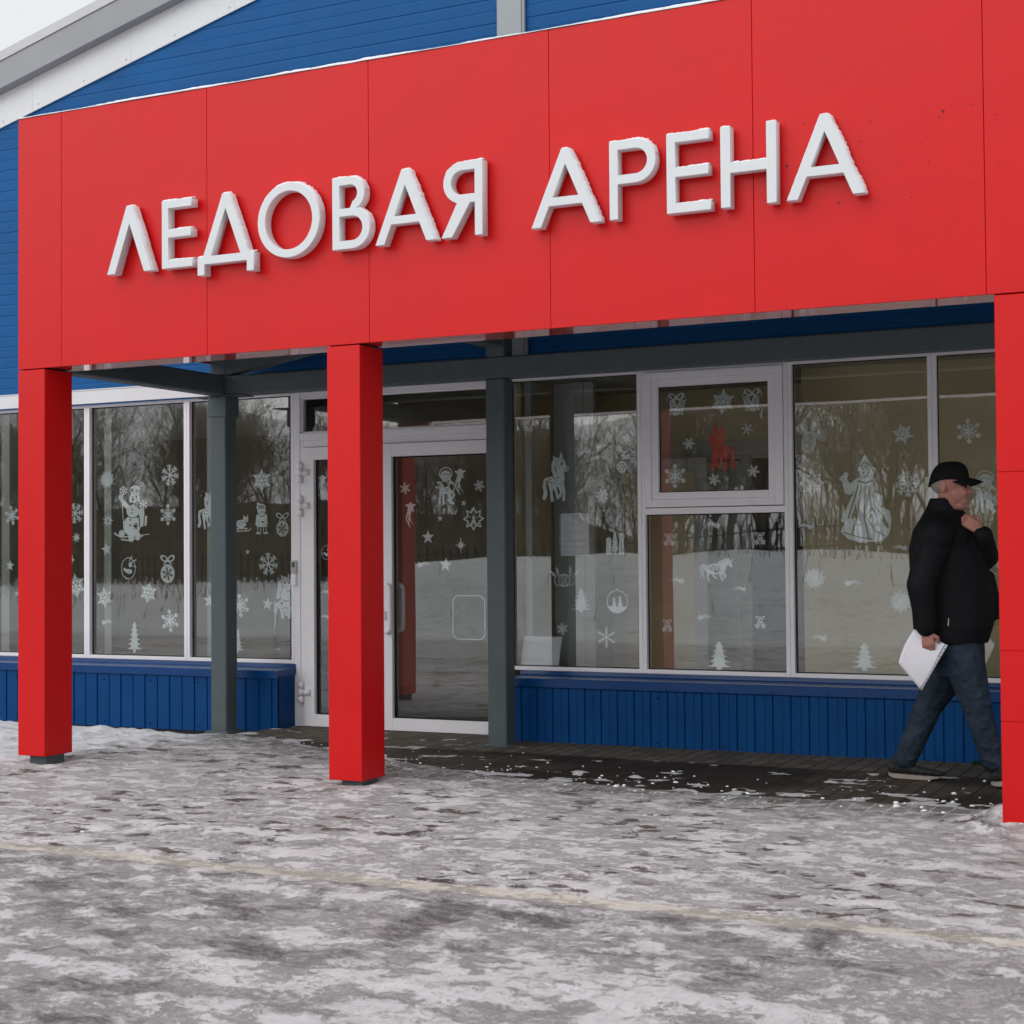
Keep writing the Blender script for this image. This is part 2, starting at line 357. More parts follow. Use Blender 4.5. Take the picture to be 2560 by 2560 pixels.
# upper wall: horizontal micro-profiled cladding, every course shaped
bm = bmesh.new(); CW = .0905; z = 2.60; k = 0; XE = 7.0
def strip_face(x0a, x1a, za, ya, x0b, x1b, zb, yb):
    v = [bm.verts.new((x0a, ya, za)), bm.verts.new((x1a, ya, za)), bm.verts.new((x1b, yb, zb)), bm.verts.new((x0b, yb, zb))]; bm.faces.new(v)
yc = YW-.045
while z < 8.2:
    lft = lambda zz: max(-15.0, xr_of(zz)-.4)
    prof = ((0, .0045), (.008, .0), (CW-.010, .0), (CW-.006, .003), (CW, .0045)) if k % 2 else ((0, .0045), (.012, .0022), (CW-.012, .0022), (CW, .0045))
    for (a, ya), (b_, yb) in zip(prof, prof[1:]): strip_face(lft(z+a), XE, z+a, yc+ya, lft(z+b_), XE, z+b_, yc+yb)
    z += CW; k += 1
wall = from_bm('wall', bm, BLUE, bld)
# wall core behind, with no openings (only above the windows)
def gable(name, off0, off1, y0, y1, mat, xa=-16.0, xb=7.0, riv=False):
    bm = bmesh.new()
    P = [(x, y, ROOF(x)+o) for x in (xa, xb) for o in (off0, off1) for y in (y0, y1)]
    v = [bm.verts.new(p) for p in P]
    for f in ((0,1,3,2), (4,5,7,6), (0,1,5,4), (2,3,7,6), (0,2,6,4), (1,3,7,5)): bm.faces.new([v[i] for i in f])
    if riv:
        for xx in (-9.95, -9.55, -9.05, -8.60, -8.1, -7.55):
            for dz in (.045, .235): bmesh.ops.create_uvsphere(bm, u_segments=6, v_segments=4, radius=.009, matrix=Matrix.Translation((xx, YW-.063, ROOF(xx)+dz)))
        for xx in (-9.62, -8.55, -7.5): box(bm, xx, xx+.004, YW-.0635, YW-.0625, ROOF(xx)+.004, ROOF(xx)+.28)
    bmesh.ops.recalc_face_normals(bm, faces=bm.faces[:]); return from_bm(name, bm, mat, bld)
gable('verge_trim', 0.0, .30, YW-.062, YW-.05, WHITE_TRIM, riv=True)
gable('verge', .285, .515, YW-.16, YW-.064, VERGE)
gable('roof', .52, .60, YW-.17, YW+40, new_mat('roof_snow_metal', (.55, .56, .58), .5, .4, noise=(2, .05)))
boxes('pilaster', [(-5.150, -4.925, YW-.075, YW-.050, 2.75, 8.0), (-5.135, -4.945, YW-.085, YW-.0755, 2.75, 8.0)], PILASTER, bld, .004)
boxes('lintel_trim', [(-15, -5.15, YW-.055, YW-.012, 2.612, 2.722), (-15, -5.15, YW-.060, YW-.010, 2.7225, 2.732)], WHITE_TRIM, bld, .002)
# plinth behind the cladding
boxes('plinth', [(-15, -7.03, 2.33, YW+.08, -.4, .35), (-5.0, 5, 2.33, YW+.08, -.4, .35)], PLINTH, bld)

GY0, GY1 = YW+.045, YW+.057                    # glass
def window(x0, x1, z0, z1, w, sash=None, bar=None):
    """fixed light; sash=(x0,x1,z0,z1) an opening sash above the transom bar at z=bar"""
    fr = frame_boxes(x0+.0006, x1-.0006, z0, z1, w, YW, YW+.07)
    if bar: fr.append((x0+w, x1-w, YW, YW+.07, bar[0], bar[1]))
    ob = boxes('window', fr, PVC, bld, .002)
    g = w
    def pane(a, b_, c, d_, yo=0.0):
        glass_pane(a-.006, b_+.006, GY0+yo, GY0+yo+.012, c-.006, d_+.006, ob)
        boxes('gasket', frame_boxes(a-.001, b_+.001, c-.001, d_+.001, .0075, GY0+yo-.010, GY0+yo-.001), GASKET, ob)
    if sash:
        sx0, sx1, sz0, sz1 = sash
        sb = boxes('sash', frame_boxes(sx0, sx1, sz0, sz1, .052, YW-.020, YW+.03)+frame_boxes(sx0+.0525, sx1-.0525, sz0+.0525, sz1-.0525, .050, YW-.010, YW+.035)
                   +[(sx0+.16, sx0+.215, YW-.024, YW-.0205, sz0+.018, sz0+.026), (sx1-.225, sx1-.17, YW-.024, YW-.0205, sz0+.018, sz0+.026)], PVC, ob, .0022)
        pane(sx0+.102, sx1-.102, sz0+.102, sz1-.102, -.018)
        pane(x0+w, x1-w, z0+w, bar[0])
    else: pane(x0+w, x1-w, z0+w, z1-w)
    return ob
m = .0285
ZB0, ZT0 = .482, 2.612
window(-10.95, -9.078, ZB0, ZT0, m); window(-9.078, -8.036, ZB0, ZT0, m); window(-8.036, -6.994, ZB0, ZT0, m)
window(-5.13, -4.081, ZB0, ZT0, m)
window(-4.081, -3.022, ZB0, ZT0, m, (-4.050, -3.053, 1.640, 2.582), (1.590, 1.634))
window(-3.022, -2.064, ZB0, ZT0, m); window(-2.064, -1.02, ZB0, ZT0, m); window(-1.02, 0.02, ZB0, ZT0, m); window(.02, 1.06, ZB0, ZT0, m)
# entrance: side jamb, transom light, two glazed leaves
boxes('door_frame', [(-6.993, -6.938, YW-.002, YW+.075, .0, 2.612), (-6.9375, -5.13, YW-.002, YW+.075, 2.222, 2.280), (-6.9375, -5.13, YW+.002, YW+.075, 2.560, 2.612),
                     (-6.9375, -6.905, YW+.004, YW+.075, .0, 2.2215), (-6.904, -5.13, YW+.004, YW+.075, 2.171, 2.2215), (-5.19, -5.131, YW+.004, YW+.075, 0, 2.17)], PVC, bld, .002)
tw = boxes('window', frame_boxes(-6.937, -5.14, 2.281, 2.559, .012, YW+.02, YW+.07), PVC, bld, .001)
glass_pane(-6.93, -5.15, GY0, GY1, 2.288, 2.553, tw)
def leaf(x0, x1, hinge):
    z0, z1 = .004, 2.166; s_ = .098
    ob = boxes('door', [(x0, x0+s_, YW-.014, YW+.06, z0, z1), (x1-s_, x1, YW-.014, YW+.06, z0, z1), (x0+s_+.0006, x1-s_-.0006, YW-.014, YW+.06, z0, z0+.092), (x0+s_+.0006, x1-s_-.0006, YW-.014, YW+.06, z1-.098, z1)], PVC, bld, .002)
    glass_pane(x0+s_-.006, x1-s_+.006, GY0-.01, GY1-.01, z0+.086, z1-.092, ob)
    boxes('gasket', frame_boxes(x0+s_-.001, x1-s_+.001, z0+.091, z1-.097, .010, GY0-.026, GY0-.0115), GASKET, ob)
    if hinge == 'L':
        for zc in (1.972, 1.712, .265):
            bm = bmesh.new()
            for dz, ex in ((.055, 0), (0, 1), (-.055, 0)):
                tube(bm, [(x0-.018, YW-.028, zc+dz-.025), (x0-.018, YW-.028, zc+dz+.025)], .022, 12)
                if ex: box(bm, x0-.008, x0+.06, YW-.032, YW-.0145, zc-.022, zc+.022)
                else: box(bm, x0-.045, x0-.022, YW-.032, YW-.003, zc+dz-.022, zc+dz+.022)
            bmesh.ops.recalc_face_normals(bm, faces=bm.faces[:]); from_bm('hinge', bm, PVC, ob, True)
    return ob
leaf(-6.900, -6.200, 'L')
lf = leaf(-6.189, -5.195, 'R')

def d_handle(xc, y0, sgn, mat, par):
    bm = bmesh.new(); z0, z1 = .742, 1.098; pts = [(xc, y0, z0+.02)]
    for a in range(0, 91, 15): pts.append((xc+.055*sgn*math.sin(rad(a)), y0-.045*min(1, a/45), z0+.035-.035*math.cos(rad(a))+.0))
    for a in range(90, -1, -15): pts.append((xc+.055*sgn*math.sin(rad(a)), y0-.045*min(1, a/45), z1-.035+.035*math.cos(rad(a))))
    tube(bm, pts, .0185, 12); from_bm('handle', bm, mat, par, True)
d_handle(-6.140, YW-.014, 1, PVC, lf); d_handle(-6.085, YW+.105, 1, PLASTIC, lf)
boxes('lock', [(-6.155, -6.125, YW-.022, YW-.0145, .83, .90)], PLASTIC, lf, .003)
AJAR = .024                                     # the right leaf stands slightly ajar
for o_ in [lf]+list(lf.children): o_.data.transform(Matrix.Translation((-5.195, YW, 0)) @ Matrix.Rotation(AJAR, 4, 'Z') @ Matrix.Translation((5.195, -YW, 0)))

# low blue profiled-sheet apron with a sloped sill flashing
def apron(x0, x1, pitch, zb, end, mid=False):
    bm = bmesh.new(); ya = 2.29; x = x0; k = 0; h0, h1 = zb, .40
    pts = []
    while x < x1-.001:
        for dx, dy in (((0, 0), (pitch*.5-.007, 0), (pitch*.5-.005, .0035), (pitch*.5+.001, .0035), (pitch*.5+.003, 0)) if mid else ((0, 0),))+((pitch-.013, 0.0), (pitch-.010, .011), (pitch-.003, .011)): pts.append((min(x+dx, x1), ya+dy+(.004 if k % 2 else 0)))
        x += pitch; k += 1
    pts.append((x1, ya))
    lo = [bm.verts.new((a, b_, h0)) for a, b_ in pts]; hi = [bm.verts.new((a, b_, h1)) for a, b_ in pts]
    for k in range(len(pts)-1): bm.faces.new((lo[k], lo[k+1], hi[k+1], hi[k]))
    e0 = bm.verts.new((x1, YW-.004, h0)); e1 = bm.verts.new((x1, YW-.004, h1)); bm.faces.new((lo[-1], e0, e1, hi[-1]))
    f0 = bm.verts.new((x0, YW-.004, h0)); f1 = bm.verts.new((x0, YW-.004, h1)); bm.faces.new((f0, lo[0], hi[0], f1))
    for xs in np.arange(x0+.2, x1, .47):
        for zz in (h1-.035, h0+.04):
            if zz > h1-.06 or True: bmesh.ops.create_uvsphere(bm, u_segments=6, v_segments=4, radius=.008, matrix=Matrix.Translation((xs, ya-.001, zz if zz < .3 else zz-.03)))
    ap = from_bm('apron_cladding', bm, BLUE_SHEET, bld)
    bm = bmesh.new(); xe = x1+(.012 if end else 0)
    sec = [(YW-.004, .481), (YW-.010, .4795), (YW-.014, .456), (YW-.024, .4515), (YW-.12, .4485), (2.281, .446), (2.275, .442), (2.275, .386), (2.279, .382), (2.288, .386)]
    X_ = [x0-.0]+[v for v in np.arange(math.ceil(x0/1.25)*1.25, xe-.1, 1.25)]+[xe]
    for a, b_ in zip(X_, X_[1:]):
        A = [bm.verts.new((a+.001, y, z)) for y, z in sec]; B = [bm.verts.new((b_-.001, y, z-.0008)) for y, z in sec]
        for k in range(len(sec)-1): bm.faces.new((A[k], B[k], B[k+1], A[k+1]))
        bm.faces.new(B[:6]+[bm.verts.new((b_-.001, 2.288, .40)), bm.verts.new((b_-.001, YW-.006, .40))])
    for xs in np.arange(x0+.1, xe, .37): bmesh.ops.create_uvsphere(bm, u_segments=6, v_segments=4, radius=.007, matrix=Matrix.Translation((xs, 2.2745, .397)))
    bmesh.ops.recalc_face_normals(bm, faces=bm.faces[:])
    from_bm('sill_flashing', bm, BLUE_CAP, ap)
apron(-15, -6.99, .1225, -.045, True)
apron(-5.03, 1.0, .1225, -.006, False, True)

# ------------------------------------------------------------------ inside: foyer and front rooms
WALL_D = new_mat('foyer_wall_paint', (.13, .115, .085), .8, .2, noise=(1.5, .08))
WALL_B = new_mat('beige_wall_paint', (.62, .54, .36), .8, .2, noise=(1.2, .06))
FLOOR_I = new_mat('foyer_tile', (.16, .155, .15), .35, .4, noise=(3, .15))
CEIL = new_mat('ceiling_paint', (.55, .53, .46), .8, .2, noise=(2, .05))
DOOR_W = new_mat('white_inner_door', (.42, .44, .42), .5, .3, noise=(2, .05))
WOOD = new_mat('brown_laminate', (.16, .115, .075), .5, .3, noise=(5, .2))
boxes('interior_floor', [(-15, 4, YW+.075, 9, -.06, -.012)], FLOOR_I)['kind'] = 'structure'
boxes('ceiling', [(-15, 4, YW+.075, 9, 2.62, 2.70)], CEIL)['kind'] = 'structure'
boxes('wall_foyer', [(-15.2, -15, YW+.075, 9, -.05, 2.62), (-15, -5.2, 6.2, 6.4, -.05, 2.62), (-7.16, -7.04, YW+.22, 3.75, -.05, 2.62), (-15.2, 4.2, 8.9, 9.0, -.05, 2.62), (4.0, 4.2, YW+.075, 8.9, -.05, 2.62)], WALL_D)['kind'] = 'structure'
boxes('wall_office', [(-5.12, -4.32, 4.1, 4.2, -.01, 2.62), (-3.32, -3.0, 4.1, 4.2, -.01, 2.62), (-4.3195, -3.3205, 4.1, 4.2, 2.06, 2.62), (-3.0, 3.99, 3.15, 3.25, -.01, 2.62), (-3.1, -3.0005, 3.15, 4.0995, -.01, 2.62), (-5.24, -5.121, YW+.22, 6.19, -.05, 2.62)], WALL_B)['kind'] = 'structure'
# white frames and columns standing just inside the glazing
wi = boxes('partition_frame', [(-5.06, -5.01, YW+.16, YW+.24, 0, 2.61), (-4.83, -4.74, YW+.5, YW+.58, 0, 2.61), (-4.7395, -4.66, YW+.51, YW+.57, 0, 2.61), (-5.0, -4.84, YW+.54, YW+.55, 0, 2.61)], DOOR_W)
tag(wi, 'pale aluminium partition frame standing inside the window beside the notice sheet', 'partition')
for xx, ww in ((-9.0, .075), (-7.93, .075), (-10.15, .09)):
    t = boxes('inner_post', [(xx, xx+ww, YW+.13, YW+.25, 0, 2.61)], DOOR_W)
    tag(t, {-9.0: 'pale inner post behind the snowman window', -7.93: 'pale inner post behind the window left of the grey steel post', -10.15: 'pale inner post behind the window at the far left edge'}[xx], 'post', 'pale posts inside the left windows')
idr = empty('interior_door', (-3.8, 4.1, 0)); tag(idr, 'pale interior door standing in the dark opening behind the sash window', 'door')
boxes('door_panel', [(-4.30, -3.86, 4.07, 4.099, 0, 2.04)], DOOR_W, idr, .003)
boxes('door_frame', [(-4.36, -4.301, 4.05, 4.098, 0, 2.08), (-3.85, -3.77, 4.05, 4.098, 0, 2.08), (-4.30, -3.32, 4.05, 4.098, 2.082, 2.20)], DOOR_W, idr, .003)
idr2 = empty('interior_door', (-4.3, 3.6, 0)); tag(idr2, 'beige glazed interior door behind the window with the pony sticker', 'door')
boxes('door_frame', frame_boxes(-4.76, -3.98, 0.02, 2.05, .10, 3.62, 3.66), DOOR_W, idr2, .003)
boxes('door_panel', [(-4.659, -4.081, 3.63, 3.65, .95, 1.949), (-4.659, -4.081, 3.63, 3.65, .121, .80), (-4.659, -4.081, 3.625, 3.655, .8005, .9495)], WALL_B, idr2, .002)
bm = bmesh.new(); tube(bm, [(-4.70, 3.60, 1.0), (-4.70, 3.56, 1.0), (-4.58, 3.56, 1.0)], .011, 8); from_bm('handle', bm, CHROME, idr2, True)
bm = bmesh.new(); tube(bm, [(0, 0, 0), (0, 0, .62)], .017, 12); 
for zz in (.06, .56): tube(bm, [(0, 0, zz), (.05, 0, zz)], .008, 8)
pc = atY(690, 1642, YW+.30)
ph = from_bm('pull_handle', bm, CHROME, None, True); ph.location = pc; tag(ph, 'long brushed steel pull handle behind the glass beside the entrance door', 'handle')
pc = atY(735, 1640, YW+.55)
cb = empty('cabinet', (pc.x, YW+.6, 0)); tag(cb, 'small brown cabinet standing inside, low behind the grey haired horse sticker', 'cabinet')
boxes('cabinet_body', [(pc.x-.06, pc.x+.5, YW+.45, YW+.85, 0, .60)], WOOD, cb, .004); boxes('cabinet_top', [(pc.x-.09, pc.x+.53, YW+.42, YW+.88, .6005, .63)], new_mat('dark_top', (.06, .05, .045), .4, .3, noise=(4, .1)), cb, .003)
# things on the front
db = empty('entry_panel', atY(735, 1432, YW)); tag(db, 'small grey door entry panel and call button on the white door jamb', 'door entry panel')
a = atY(728.5, 1401, YW-.01); c_ = atY(742, 1434, YW-.01); e_ = atY(742, 1464, YW-.01)
boxes('reader', [(a.x, c_.x, YW-.022, YW-.003, c_.z+.004, a.z)], PLASTIC, db, .003); boxes('call_button', [(a.x+.002, c_.x-.002, YW-.026, YW-.003, e_.z, c_.z-.002)], PVC, db, .003)
boxes('reader_screen', [(a.x+.012, c_.x-.012, YW-.0245, YW-.0222, c_.z+.05, a.z-.015)], new_mat('dark_screen', (.10, .11, .11), .3, .4, noise=(5, .05)), db)

mg = atZ(2440, 1905); mt = boxes('door_mat', [(mg.x, mg.x+.9, mg.y-.16, mg.y+.30, .004, .016)], new_mat('green_mat', (.012, .035, .014), .9, .1, noise=(60, .3), bump=(200, .5, .003)))
tag(mt, 'dark green mat on the paving, half hidden behind the right red column', 'mat')
# ------------------------------------------------------------------ red entrance canopy on columns
cnp = empty('entrance_canopy', (-3, 0, 0))
tag(cnp, 'red panelled entrance canopy on three square red columns with grey steel frame behind', 'canopy')
XL, XM, XR, CWD, CDP = -7.4345, -5.0506, -1.2578, .2245, .2602
ZF, ZT = 2.55, 4.1968
S0, PP = -7.0695, 1.1553
xs = [XL]+[S0+PP*k for k in range(8)]
PANELS = {}
for a, b_ in zip(xs, xs[1:]):
    p_ = PANELS[a, b_] = boxes('fascia_panel', [(a+.0012, b_-.0012, 0, .012, ZF, ZT-.001)], RED, cnp, .0018)
CORE = new_mat('red_core', (.26, .010, .010), .6, .2, noise=(3, .05))
boxes('fascia_core', [(XL+.006, xs[-1], .0125, CDP-.012, ZF+.012, ZT-.012)], new_mat('red_core', (.26, .010, .010), .6, .2, noise=(3, .05)), cnp)
boxes('fascia_end', [(XL, XL+.010, .0125, CDP, ZF, ZT)], RED, cnp, .001)
boxes('added_shade_panel', [(XL+.01, XL+.018, CDP+.001, YW-.09, 2.80, ZT-.3)], RED, cnp, .001)  # unseen sheet added at the left end to keep light out under the canopy
# glossy panels under the fascia, one sheet per joint
sx = [XL+CWD+.004, -6.3, XM-.004, XM+CWD+.004, -3.75, -2.55, XR-.004]
for a, b_ in zip(sx, sx[1:]):
    if abs(a-(XM-.004)) < .01: continue
    boxes('soffit_panel', [(a, b_, .0135, CDP, ZF+.002, ZF+.010)], RED_GLOSS, cnp)
boxes('fascia_back', [(XL+.012, xs[-1], CDP-.011, CDP, ZF+.0105, ZT-.4)], DARK, cnp)
def column(x0, zb, zsplit=()):
    zs = [zb]+list(zsplit)+[ZF-.006]
    ob = boxes('column', [(x0, x0+CWD, 0.0, CDP, a+.0006, b_-.0006) for a, b_ in zip(zs, zs[1:])], RED, cnp, .003)
    if zsplit: boxes('column_core', [(x0+.004, x0+CWD-.004, .004, CDP-.004, zb+.01, ZF-.01)], CORE, ob)
    boxes('foot', [(x0+.062, x0+CWD-.022, .04, CDP-.05, -.05, zb+.03)], STEEL, ob, .004)
zl = atY(44, 1888, 0).z; zm = atY(866, 1952, 0).z
column(XL, zl); column(XM, zm)
column(XR, .0, (atY(2500, 1804, 0).z, atY(2500, 1627, 0).z, atY(2500, 1180, 0).z))
# steel frame behind
GW, GYY = .1444, 1.9712
for x0 in (-7.3803, -5.0188):
    ob = boxes('steel_post', [(x0, x0+GW, GYY, GYY+GW, -.03, 2.545), (x0, x0+GW, GYY+.002, GYY+GW, 2.6985, 2.895)], STEEL, cnp, .008)
    if x0 < -6: boxes('sleeve', [(x0-.013, x0+GW+.013, GYY-.013, GYY+GW+.013, 2.385, 2.538), (x0-.16, x0+GW+.16, GYY-.01, GYY+GW+.01, 2.5385, 2.546)], STEEL, ob, .006)
    boxes('base_plate', [(x0-.03, x0+GW+.03, GYY-.03, GYY+GW+.03, -.03, .004)], STEEL, ob, .002)
bmx = [(-7.3803+GW+.0, 1.0, GYY+.004, GYY+GW-.004, 2.547, 2.695)]
boxes('beam', [(-7.396, 1.0, GYY+.004, GYY+GW-.004, 2.547, 2.697)], STEEL, cnp, .010)
boxes('beam', [(-7.388, -7.388+GW, CDP+.002, GYY+.0, 2.5475, 2.697)], STEEL, cnp, .010)
for xb in (-5.02, -1.22): boxes('beam', [(xb, xb+GW, CDP+.002, GYY, 2.76, 2.895)], STEEL, cnp, .010)
bm = bmesh.new()                                # diagonal brace rising to the right from the left post
p0 = Vector((-7.24, GYY+.07, 2.70)); p1 = Vector((-6.3, GYY+.07, 2.86)); dv = (p1-p0).normalized(); pv = Vector((-dv.z, 0, dv.x))
v = [bm.verts.new(p+Vector((0, yy, 0))+pv*s_) for p in (p0, p1) for yy in (-.06, .06) for s_ in (0, .12)]
for f in ((0,1,3,2), (4,6,7,5), (0,4,5,1), (2,3,7,6), (0,2,6,4), (1,5,7,3)): bm.faces.new([v[i] for i in f])
bmesh.ops.recalc_face_normals(bm, faces=bm.faces[:]); from_bm('brace', bm, STEEL, cnp)
boxes('roof', [(XL+.02, 3, CDP+.001, YW-.09, 2.90, 3.40)], new_mat('canopy_deck', (.06, .075, .10), .6, .3, noise=(3, .1)), cnp)
# thin uneven snow lying along the top edge
bm = bmesh.new(); prev = None
for x in np.arange(XL+.004, xs[-1], .03):
    f = fbm(np.array([x]), np.array([0.]), 3.0, 4, 200)[0]; h = .006+.030*max(0, f-.28)+.004*vnoise(np.array([x*40]), np.array([1.]))[0]
    yo = -.002-.006*vnoise(np.array([x*9]), np.array([7.]))[0]
    r = [bm.verts.new((x, y, z_)) for y, z_ in ((yo, ZT), (yo-.002, ZT+h*.45), (yo+.010, ZT+h*.9), (.10, ZT+h+.006), (CDP, ZT+h*.8))]
    if prev:
        for k in range(4): bm.faces.new((prev[k], r[k], r[k+1], prev[k+1]))
    prev = r
from_bm('snow_cap', bm, SNOW, cnp, True)
# rust-brown paint spatter and pin marks on the right hand panels
SPOT = new_mat('dark_spatter', (.22, .02, .025), .6, .2, noise=(10, .1))
for (px, py, r) in ((2357, 278, 5), (2348, 293, 2.5), (2427, 262, 2.5), (2487, 287, 2.5), (2317, 340, 2.5), (2321, 404, 2.5), (2245, 412, 2.5), (2278, 460, 2.5), (2278, 493, 2.5), (2152, 353, 2.5), (2175, 304, 2.5), (2096, 507, 4.5), (1967, 415, 4.5), (1964, 373, 2.5), (2009, 310, 2), (1964, 310, 2), (2428, 457, 2), (2495, 407, 2), (2063, 480, 2), (1757, 140, 2), (1790, 459, 2)):
    g = atY(px, py, -.0012)
    for (a, b_), po in PANELS.items():
        if a < g.x < b_:
            bm = bmesh.new(); bm.from_mesh(po.data); nf = len(bm.faces)
            bmesh.ops.create_circle(bm, cap_ends=True, segments=7, radius=r*.0018, matrix=Matrix.Translation(g) @ Matrix.Rotation(rad(90), 4, 'X'))
            bm.faces.ensure_lookup_table()
            if len(po.data.materials) < 2: po.data.materials.append(SPOT)
            for f_ in bm.faces[nf:]: f_.material_index = 1
            bm.to_mesh(po.data); bm.free()

# ------------------------------------------------------------------ raised letters
HZ0, HZ1, YF, DEP = 3.0895, 3.508, -.082, .066
def arc(cx, cz, rx, rz, a0, a1, n=18): return [(cx+rx*math.cos(rad(a0+(a1-a0)*k/n)), cz+rz*math.sin(rad(a0+(a1-a0)*k/n))) for k in range(n+1)]
ST = .116
def g_lambda(W, w=.132, a=.052, bar=None, z0=0.0):
    k = W/2-a; iz = (W/2-w)/k
    P = lambda x, z: (x, z)
    if not bar: return [[(0, z0), (w, z0), (W/2, iz), (W-w, z0), (W, z0), (W/2+a, 1), (W/2-a, 1)]]
    b0, b1 = bar; xi = lambda z: w+k*z
    return [[(0, 0), (w, 0), (xi(b0), b0), (W-xi(b0), b0), (W-w, 0), (W, 0), (W/2+a, 1), (W/2-a, 1)], [(xi(b1), b1), (W/2, iz), (W-xi(b1), b1)]]
def g_E(W): s = ST; m0 = .45; return [[(0, 0), (W, 0), (W, s), (s, s), (s, m0), (W*.95, m0), (W*.95, m0+s), (s, m0+s), (s, 1-s), (W*.97, 1-s), (W*.97, 1), (0, 1)]]
def g_D(W):
    f = .125; a = .052; w = .135; b0, b1 = .0, .115; e = .03
    k = (W/2-a)-f*.45; x0 = f*.45
    xo = lambda z: x0+(W/2-a-x0)*z; xi = lambda z: xo(z)+w
    iz = None
    zz = np.linspace(.2, 1, 400); iz = zz[np.argmin(abs(xi(zz)-W/2))]
    return [[(0, -.155), (f, -.155), (f, b0), (W-f, b0), (W-f, -.155), (W, -.155), (W, b1), (W-xo(b1), b1), (W/2+a, 1), (W/2-a, 1), (xo(b1), b1), (0, b1)], [(xi(b1), b1), (W/2, iz), (W-xi(b1), b1)]]
def g_O(W): return [arc(W/2, .5, W/2, .53, 0, 360, 64)[:-1], arc(W/2, .5, W/2-.125, .53-.115, 0, 360, 64)[:-1]]
def g_V(W):
    s = ST; u = .545; r1 = W*.86; hr = (1-u)/2+.02
    lo = arc(W-.285, .285, .285, .285, -90, 75, 18); hi = arc(r1-.235, 1-.235, .235, .235, -62, 90, 18)
    out = [(0, 0)]+lo+hi+[(0, 1)]
    i1 = [(s, s)]+arc(W-.285, .285, .165, .170, -90, 90, 14)+[(s, .455)]
    i2 = [(s, .565)]+arc(r1-.235, 1-.235+.003, .118, .122, -80, 90, 14)+[(s, 1-ST+.003)]
    i2[1:2] = [(r1-.235, .565)]
    return [out, i1, i2]
def g_R(W, leg):
    s = ST; b = .445; r = (1-b)/2
    out = [(0, 0), (s, 0), (s, b)]
    if leg: out = [(0, 0), (s, 0), (s, b), (s+.07, b), (W-.16, 0), (W, 0), (W-.235, b+.006)]
    out += arc(W-r-(.03 if leg else 0), b+r, r, r, -90 if not leg else -62, 90, 22)+[(0, 1)]
    inn = [(s, b+s)]+arc(W-r-(.03 if leg else 0), b+r, r-s, r-s, -90, 90, 18)+[(s, 1-s)]
    return [out, inn]
def g_N(W): s = .125; return [[(0, 0), (s, 0), (s, .42), (W-s, .42), (W-s, 0), (W, 0), (W, 1), (W-s, 1), (W-s, .545), (s, .545), (s, 1), (0, 1)]]
mirror = lambda G, W: [[(W-x, z) for x, z in p][::-1] for p in G]
lets = [('Л', 267.4, 379.5, 680, 'first letter Л of the sign, furthest left'), ('Е', 404.5, 481, 660, 'letter Е after Л, its bars dusted with snow'), ('Д', 493.5, 634.5, 660, 'letter Д with two short feet'),
        ('О', 644, 799, 550, 'round letter О'), ('В', 830.8, 924.5, 600, 'letter В with two bowls'), ('А', 938.3, 1088, 590, 'letter А between В and Я'), ('Я', 1103.7, 1206.5, 580, 'letter Я ending the first word'),
        ('А', 1328, 1500.6, 550, 'letter А starting the second word'), ('Р', 1523.9, 1640.2, 530, 'letter Р with one bowl'), ('Е', 1667, 1777.5, 515, 'letter Е between Р and Н'), ('Н', 1802, 1942, 500, 'letter Н with snow on its crossbar'), ('А', 1966, 2161.5, 480, 'last letter А of the sign, furthest right')]
HH = HZ1-HZ0
